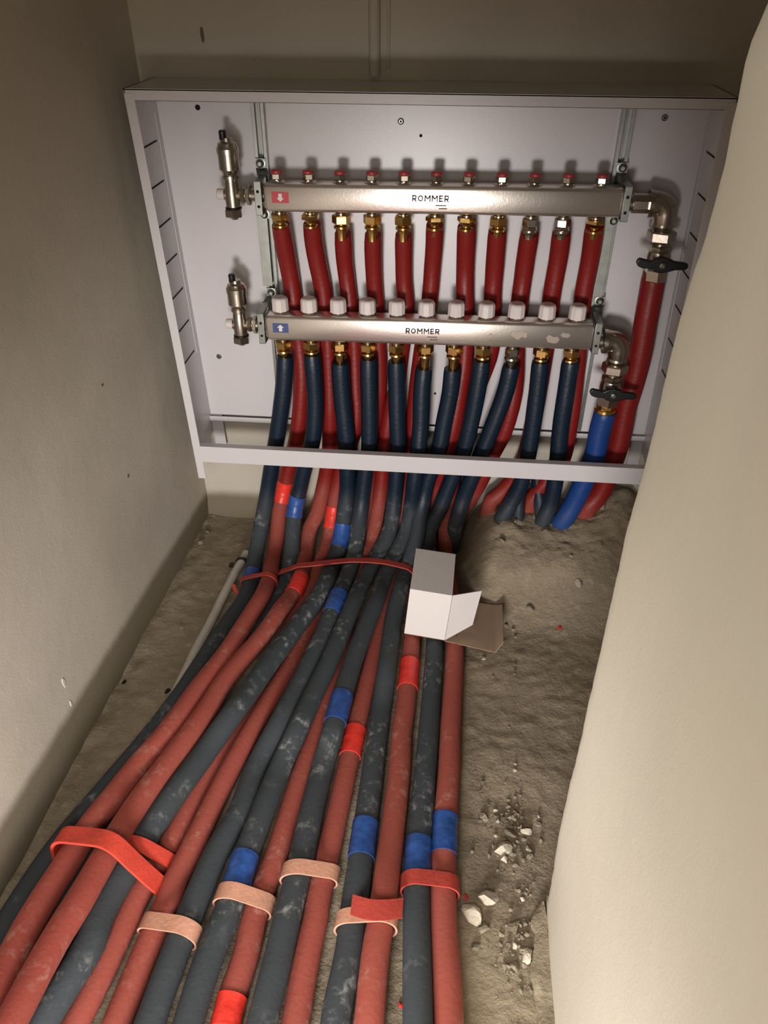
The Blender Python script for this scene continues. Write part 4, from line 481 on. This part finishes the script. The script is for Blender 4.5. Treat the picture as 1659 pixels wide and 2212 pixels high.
# air vents
def air_vent(label, x, y, zc, xbar, sc):
    t = thing('air_vent', label, 'air vent', (x, y, zc))
    # tee body: horizontal branch to the bar, vertical body
    tee = MB().lathe((x, y, zc), UP, [(-.022, .0085), (-.018, .0115), (.0, .0125), (.010, .0115), (.020, .0105)], 24)
    tee.lathe((x-.012, y, zc), (1, 0, 0), [(0, .0095), (.028, .0095)], 20)
    tee.build('tee', 'nickel', t)
    nt_ = MB(); hexprof(nt_, (x, y, zc), (1, 0, 0), .014, .022, .0125, 6, .3); hexprof(nt_, (x, y, zc), (1, 0, 0), .024, .031, .0155, 6, .5)
    nt_.lathe((x, y, zc), (1, 0, 0), [(.02, .010), (xbar-x+.003, .010)], 16); nt_.build('nipple', 'nickel', t)
    MB().lathe((x, y, zc-.019), DN, [(0, .0128), (.0016, .0134), (.0032, .0128)], 24).build('seal_ring', 'black_plastic', t)
    pg = MB(); hexprof(pg, (x, y, zc), DN, .0215, .034, .0150, 6, .4); pg.lathe((x, y, zc), DN, [(.033, .007), (.038, .0055)], 12); pg.build('drain_plug', 'nickel', t)
    MB().lathe((x-.010, y, zc), (-1, 0, 0), [(0, .0085), (.013, .0085), (.014, .0075)], 18).build('side_cap', 'white_plastic', t, label='small white side cap')
    h = .020
    bd = MB().lathe((x, y, zc+h), UP, [(-.002, .0105), (.004, .0105), (.0045, .0128), (.0085, .0128), (.009, .0112), (.012, .0118), (.018*sc, .0160), (.040*sc, .0160), (.0405*sc, .0170), (.048*sc, .0172), (.050*sc, .0155), (.055*sc, .0140), (.058*sc, .0095), (.063*sc, .0085)], 28)
    bd.build('float_chamber', 'nickel', t)
    vx = x-.004
    MB().lathe((vx, y-.004, zc+h+.055*sc), UP, [(0, .0045), (.008, .0040)], 12).build('vent_stem', 'nickel', t)
    MB().lathe((vx, y-.004, zc+h+.060*sc), UP, [(0, .0050), (.001, .0056), (.012, .0056), (.0135, .0045)], 14).build('vent_cap', 'black_plastic', t, label='black dust cap')
    return t
air_vent('nickel automatic air vent with black cap on the left end of the upper bar', -.0745, -.065, .6885, -.020, 1.0)
air_vent('nickel automatic air vent with black cap on the left end of the lower bar', -.0815, -.079, .4775, -.033, .92)

# valve groups on the right
def valve(label, xbar, x, y, zc, dz, zs, horiz_long):
    t = thing('ball_valve', label, 'valve', (x, y, zc))
    e = MB(); e.lathe((xbar-.004, y, zc), (1, 0, 0), [(0, .0125), (.012, .0125)], 20)
    if horiz_long: e.lathe((xbar, y, zc), (1, 0, 0), [(.006, .0145), (x-xbar-.028, .0145)], 8, .39)
    e.build('nipple', 'nickel', t)
    pts = []; R_ = .016; x0 = x-R_
    pts.append((x-.028, y, zc)); pts.append((x0-.002, y, zc))
    for k in range(7):
        a = math.radians(90-15*k); pts.append((x0+R_*math.cos(a), y, zc-R_+R_*math.sin(a)))
    pts.append((x+.001, y, zc-.030))
    el = MB().tube(pts, [.0195, .0190]+[.0185]*7+[.0165], 24); el.lathe((x-.029, y, zc), (1, 0, 0), [(0, .0205), (.006, .0205)], 24)
    el.build('elbow', 'nickel', t)
    ax = Vector((dz[0], 0, -1)).normalized(); o = Vector((x, y, zc-.028))
    un = MB(); un.lathe(o, ax, [(0, .0165), (.004, .0175), (.006, .0150), (.014, .0125)], 20)
    hexprof(un, o, ax, .011, .027, .0225, 6, .3, .002); un.build('union_nut', 'nickel', t)
    bd = MB(); bd.lathe(o, ax, [(.026, .0150), (.030, .0125), (.033, .0125)], 18); hexprof(bd, o, ax, .033, .044, .0180, 8, .2, .002)
    bd.lathe(o, ax, [(.042, .0165), (.050, .0185), (.060, .0185), (.068, .0160), (.072, .0155)], 24)
    bd.lathe(o+ax*.055, (0, -1, 0), [(0, .009), (.022, .0085), (.026, .0070)], 16)
    bd.build('valve_body', 'nickel', t)
    hx = MB(); hexprof(hx, o, ax, .070, .090, .0185, 6, .55, .002)
    hx.build('end_hex', 'nickel', t)
    if not horiz_long:
        q = MB(); hexprof(q, o, ax, .088, .096, .0165, 6, .1); q.lathe(o, ax, [(.094, .013), (.097, .0185), (.102, .0190), (.106, .015), (.118, .014)], 24)
        q.build('compression_ring', 'brass', t, label='brass compression ring')
    # butterfly handle
    hc = o+ax*.055+Vector((0, -.027, 0)); hb = MB()
    P = [(-.040, .0075), (-.037, .0100), (-.030, .0085), (-.018, .0060), (-.010, .0100), (0, .0120), (.010, .0100), (.018, .0065), (.032, .0050), (.039, .0035), (.041, -.0020), (.037, -.0065), (.022, -.0070), (.010, -.0105), (0, -.0125), (-.010, -.0105), (-.016, -.0060), (-.030, -.0055), (-.037, -.0030), (-.041, .0025)]
    hb.prism([(hc.x+a*.98, hc.z+b_) for a, b_ in P], hc.y-.008, hc.y)
    hd = hb.build('handle', 'black_plastic', t, smooth=False, bevel=.002, label='black butterfly handle')
    MB().lathe((hc.x, hc.y-.008, hc.z), (0, -1, 0), [(0, .0055), (.003, .0050), (.0045, .0025)], 14).build('handle_screw', 'zinc', hd)
    return t
valve('nickel elbow and ball valve with black butterfly handle above the thick red pipe', .545, .6035, -.065, .6905, (.06, 0), 0, True)
valve('nickel elbow and ball valve with black butterfly handle above the thick bright blue pipe', .531, .5700, -.080, .4720, (-.04, 0), 0, False)

# ---------------------------------------------------------------- pipes
def cat(pts, k=2):
    P = [Vector(p) for p in pts]; P = [P[0]*2-P[1]]+P+[P[-1]*2-P[-2]]; out = []
    for i in range(1, len(P)-2):
        for j in range(k):
            t = j/k; a, b, c, d = P[i-1], P[i], P[i+1], P[i+2]
            out.append(.5*((2*b)+(-a+c)*t+(2*a-5*b+4*c-d)*t*t+(-a+3*b-3*c+d)*t**3))
    out.append(P[-2]); return out
ORD = ['first', 'second', 'third', 'fourth', 'fifth', 'sixth', 'seventh', 'eighth', 'ninth', 'tenth', 'eleventh']
PIPES = {}
def seg(pts, f0, f1):
    L = [0.0]
    for i in range(1, len(pts)): L.append(L[-1]+(pts[i]-pts[i-1]).length)
    def at(s):
        s = max(0, min(L[-1], s))
        for i in range(1, len(L)):
            if L[i] >= s: return pts[i-1].lerp(pts[i], (s-L[i-1])/max(1e-9, L[i]-L[i-1]))
        return pts[-1]
    n = max(6, int((f1-f0)*L[-1]/.004)); return [at(L[-1]*(f0+(f1-f0)*k/(n-1))) for k in range(n)]
def make_pipe(key, pts, r, label, m, group, nm='sleeved_pipe'):
    P = cat(pts); PIPES[key] = (P, r)
    N = len(P); rr = []
    for i, p in enumerate(P):
        w = 1+.022*noise.noise(Vector((p.x*25, p.y*25, p.z*25)))
        w *= 1+.13*max(0, min(1, (-p.y-.35)/.55))    # the insulation is thicker towards the front
        rr.append(r*w)
    if nm == 'sleeved_pipe': rr[0] = r*.93
    o = MB().tube(P, rr, 20).build(nm, m)
    tag(o, label, 'pipe', group)
    for f0, f1, tm, lab in TAPES.get(key, ()):
        s = seg(P, f0, f1)
        q = [(r*1.05+.0004)*(1+.13*max(0, min(1, (-a.y-.35)/.55)))+.0007*noise.noise(Vector((a.x*160, a.y*160, a.z*160))) for a in s]
        MB().tube(s, q, 22).build('tape_wrap', tm, o, label=lab)
    return o
for key, r, pts in PIPEDATA:
    i = int(key[1:]) if key[1:].isdigit() else None
    if key[0] == 'B' and i is not None:
        o = make_pipe(key, pts, r, BL[i], 'blue', 'dark blue sleeved pipes from the lower manifold')
    elif key[0] == 'R' and i is not None:
        o = make_pipe(key, pts, r, RL[i], 'red', 'red sleeved pipes from the upper manifold')
    elif key == 'MR': make_pipe(key, pts, r, 'thick red sleeved pipe below the upper right valve', 'red', None)
    elif key == 'MB': make_pipe(key, pts, r, 'thick bright blue sleeved pipe below the lower right valve', 'bigblue', None)
    elif key == 'WP': make_pipe(key, pts, r, 'thin white plastic pipe on the floor left of the sleeved bundle', 'white_pipe', None, 'plastic_pipe')
st = MB().tube([(.437, -.070, .15), (.438, -.080, .10), (.440, -.095, .06)], .011, 14)
tag(st.build('pipe_stub', 'blue'), 'short dark grey pipe entering the mortar between two dark blue pipes', 'pipe')
st = MB().tube([(.470, -.030, .17), (.480, -.060, .12), (.492, -.095, .06)], .013, 14)
tag(st.build('pipe_stub', 'blue'), 'dark slanting pipe end behind the rightmost dark blue pipe at the mortar', 'pipe')

# ---------------------------------------------------------------- straps round the pipes
def frame_at(key, pt):
    P, r = PIPES[key]; pt = Vector(pt)
    i = min(range(1, len(P)-1), key=lambda k: (P[k]-pt).length)
    return P[i], (P[i+1]-P[i-1]).normalized(), r*(1+.13*max(0, min(1, (-P[i].y-.35)/.55)))
def strap(name, label, m, items, width, th=.0022, slack=.0, group=None):
    pts = []; T = Vector((0, 0, 0)); C0 = Vector((0, 0, 0))
    fr = [frame_at(k, p) for k, p in items]
    for c, t, r in fr: T += t; C0 += c
    T.normalize(); C0 /= len(fr)
    lat = T.cross(Vector((0, 0, 1))).normalized(); up = lat.cross(T).normalized()
    for c, t, r in fr:
        for k in range(28):
            a = 2*math.pi*k/28; p = c+lat*((r+slack+.0010)*math.cos(a))+up*((r+slack+.0010)*math.sin(a)); d = p-C0
            pts.append((d.dot(lat), d.dot(up), d.dot(T)))
    pts.sort()
    def cross(o, a, b): return (a[0]-o[0])*(b[1]-o[1])-(a[1]-o[1])*(b[0]-o[0])
    def half(ps):
        h = []
        for p in ps:
            while len(h) >= 2 and cross(h[-2], h[-1], p) <= 0: h.pop()
            h.append(p)
        return h[:-1]
    hull = half(pts)+half(pts[::-1])
    # resample densely
    R_ = []; n = len(hull)
    for i in range(n):
        a, b = hull[i], hull[(i+1) % n]; k = max(1, int(math.dist(a, b)/.006))
        for j in range(k): R_.append(tuple(lerp(a[q], b[q], j/k) for q in range(3)))
    # smooth the along-pipe coordinate
    zs = [p[2] for p in R_]; n = len(R_)
    for _ in range(45): zs = [(zs[i-1]+2*zs[i]+zs[(i+1) % n])/4 for i in range(n)]
    cx = sum(p[0] for p in R_)/n; cy = sum(p[1] for p in R_)/n
    V = []
    for i, p in enumerate(R_):
        a, b = R_[i-1], R_[(i+1) % n]; nx, ny = (b[1]-a[1]), -(b[0]-a[0]); L = math.hypot(nx, ny) or 1; nx /= L; ny /= L
        if nx*(p[0]-cx)+ny*(p[1]-cy) < 0: nx, ny = -nx, -ny
        for off, w in ((0, -width/2), (0, width/2), (th, width/2), (th, -width/2)):
            V.append(C0+lat*(p[0]+nx*off)+up*(p[1]+ny*off)+T*(zs[i]+w))
    F = []
    for i in range(n):
        j = (i+1) % n
        for k in range(4): F.append((i*4+k, i*4+(k+1) % 4, j*4+(k+1) % 4, j*4+k))
    o = MB().add(V, F).build(name, m)
    return tag(o, label, 'strap', group), (C0, lat, up, T)
for name, label, m, items, width, th, slack in STRAPS: strap(name, label, m, items, width, th, slack)
def ribbon(mb, pts, wv, th):
    n = len(pts); pts = [Vector(p) for p in pts]; wv = Vector(wv); V = []
    for i, p in enumerate(pts):
        t = (pts[min(n-1, i+1)]-pts[max(0, i-1)]).normalized(); nn = t.cross(wv).normalized()*th
        V += [p-wv/2, p+wv/2, p+wv/2+nn, p-wv/2+nn]
    F = [(0, 1, 2, 3), tuple(4*(n-1)+k for k in (3, 2, 1, 0))]
    for i in range(n-1):
        for k in range(4): F.append((4*i+k, 4*i+(k+1) % 4, 4*i+4+(k+1) % 4, 4*i+4+k))
    mb.add(V, F); return mb
for name, label, m, pts, wv, th in RIBBONS:
    tag(ribbon(MB(), cat(pts, 4), wv, th).build(name, m), label, 'strap')

# ---------------------------------------------------------------- white card box
bx = thing('cardboard_box', 'small open white card box lying on the pipes', 'box', (.272, -.32, .036))
A = Vector((.2333, -.3624, .0365)); B = Vector((.3039, -.3725, .0365)); 
lean = Vector((.0081, 0, .1045)); back = Vector((.0035, .1100, 0))
t_ = .0011
def panel(name, a, b, c, d, m, par, th=t_, label=None, inner=None):
    a, b, c, d = map(Vector, (a, b, c, d)); n_ = (b-a).cross(d-a).normalized()*th
    mb = MB().add([a, b, c, d, a-n_, b-n_, c-n_, d-n_], [(0, 1, 2, 3), (7, 6, 5, 4), (0, 4, 5, 1), (1, 5, 6, 2), (2, 6, 7, 3), (3, 7, 4, 0)])
    o = mb.build(name, m, par, smooth=False, label=label)
    if inner:
        o.data.materials.append(M[inner])
        # grey-brown unprinted inside of the board
        for p in o.data.polygons:
            if p.normal.dot(n_.normalized()) < -.9: p.material_index = 1
    return o
panel('front_wall', A, B, B+lean, A+lean, 'card_white', bx, inner=None)
panel('top_wall', A+lean, B+lean, B+lean+back, A+lean+back, 'card_white', bx)
panel('rear_wall', B+back, A+back, A+lean+back, B+lean+back, 'card_brown', bx)
panel('bottom_wall', A, A+back, B+back, B, 'card_brown', bx)
panel('end_wall', A+back, A, A+lean, A+lean+back, 'card_white', bx)
fd = Vector((.047, .0200, .0))
panel('side_flap', B+Vector((.001, 0, .001)), B+fd+Vector((0, 0, .022)), B+lean+fd+Vector((0.002, .003, -.006)), B+lean+Vector((.001, 0, 0)), 'card_white', bx, label='short white flap folded open at the front right edge')
b1 = B+Vector((.088, -.010, -.010)); b2 = B+back+Vector((.088, .004, -.014))
panel('lid_flap', B+Vector((0, 0, -.001)), b1, b2, B+back+Vector((0, 0, -.001)), 'card_brown', bx, label='brown inside of the opened lid flap')
panel('tuck_tab', b1, b1+Vector((.013, .012, .014)), b2+Vector((.011, -.012, .014)), b2, 'card_brown', bx, label='narrow brown tuck tab at the end of the lid flap')

# ---------------------------------------------------------------- rubble and small things
def rock(cx, cy, sx, sy, sz, seed, m, name='stone', label=None, lift=0.0, n=2):
    bm = bmesh.new(); bmesh.ops.create_icosphere(bm, subdivisions=n, radius=1)
    rs = random.Random(seed); planes = [(Vector((rs.uniform(-1,1), rs.uniform(-1,1), rs.uniform(-1,1))).normalized(), rs.uniform(.38,.7)) for _ in range(10)]
    for v in bm.verts:
        for nrm, d in planes:
            k = v.co.dot(nrm)
            if k > d: v.co -= nrm*(k-d)
        v.co = Vector((v.co.x*sx, v.co.y*sy, v.co.z*sz))
    a = rs.uniform(0, 6.28); R_ = Matrix.Rotation(a, 4, 'Z'); z = max(floor_z(cx, cy), floor_z(cx+.002, cy+.002), floor_z(cx-.002, cy-.002))+sz*.6+lift
    bm.transform(Matrix.Translation((cx, cy, z)) @ R_)
    V = [tuple(v.co) for v in bm.verts]; F = [tuple(v.index for v in f.verts) for f in bm.faces]; bm.free()
    if name is None: return V, F
    o = MB().add(V, F).build(name, m, smooth=False)
    if label: tag(o, label, 'stone', 'loose stones on the floor')
    return o
for k, (x, y, s, asp, pale, lab) in enumerate(STONES): rock(x, y, s*asp*1.25, s*1.25, s*.95, 20+k, 'stone_light' if pale else 'stone', label=lab)
gv = MB(); rs = random.Random(5)
for c_x, c_y, sx_, sy_, cnt in GRAVEL:
    for k in range(cnt):
        x = rs.gauss(c_x, sx_); y = rs.gauss(c_y, sy_)
        if x > .436+.006*noise.noise(Vector((0, y*30, 0))) or x < .345 and y < -.3: continue
        s = .0006+.0052*rs.random()**4.5; V, F = rock(x, y, s, s*rs.uniform(.7, 1.3), s*.8, 1000+k, None, name=None, n=1); gv.add(V, F)
g_ = gv.build('gravel', 'stone', smooth=False, kind='stuff'); tag(g_, 'fine grey rubble and crumbs scattered on the floor right of the pipes', 'gravel')
def lump(name, x, y, s, lab, cat_, m, flat=.5, seed=0, lift=0.0):
    o = rock(x, y, s, s*.8, s*flat, seed, m, name=name, lift=lift); return tag(o, lab, cat_)
for name, x, y, s, lab, cat_, m, flat in LUMPS: lump(name, x, y, s, lab, cat_, m, flat, seed=int(abs(x)*1000))
o = rock(*PLAS[:2], .020, .012, .016, 77, 'pale_spot', name='plaster_lump', lift=PLAS[2]-floor_z(*PLAS[:2])-.01); tag(o, 'pale plaster lump on the back wall behind the dark blue pipes at the right', 'plaster')
FL = bpy.data.objects['floor']
for hx_, hy_, hr_ in HOLES:
    V, F = rock(hx_, hy_, hr_, hr_*1.5, hr_*.12, 3, None, name=None)
    MB().add(V, F).build('hole', 'black_hole', FL)
bk = thing('pipe_clip', 'small black clip gripping the white plastic pipe at the left', 'clip', CLIP)
c0 = Vector(CLIP)
MB().tube([c0+Vector((-.010*math.cos(a), 0, .011*math.sin(a))) for a in [k*math.pi/8 for k in range(9)]], .0028, 8).build('loop', 'black_plastic', bk)
MB().box(c0.x-.026, c0.x-.008, c0.y-.006, c0.y+.004, -.002, .003).build('foot', 'black_plastic', bk, bevel=.001)
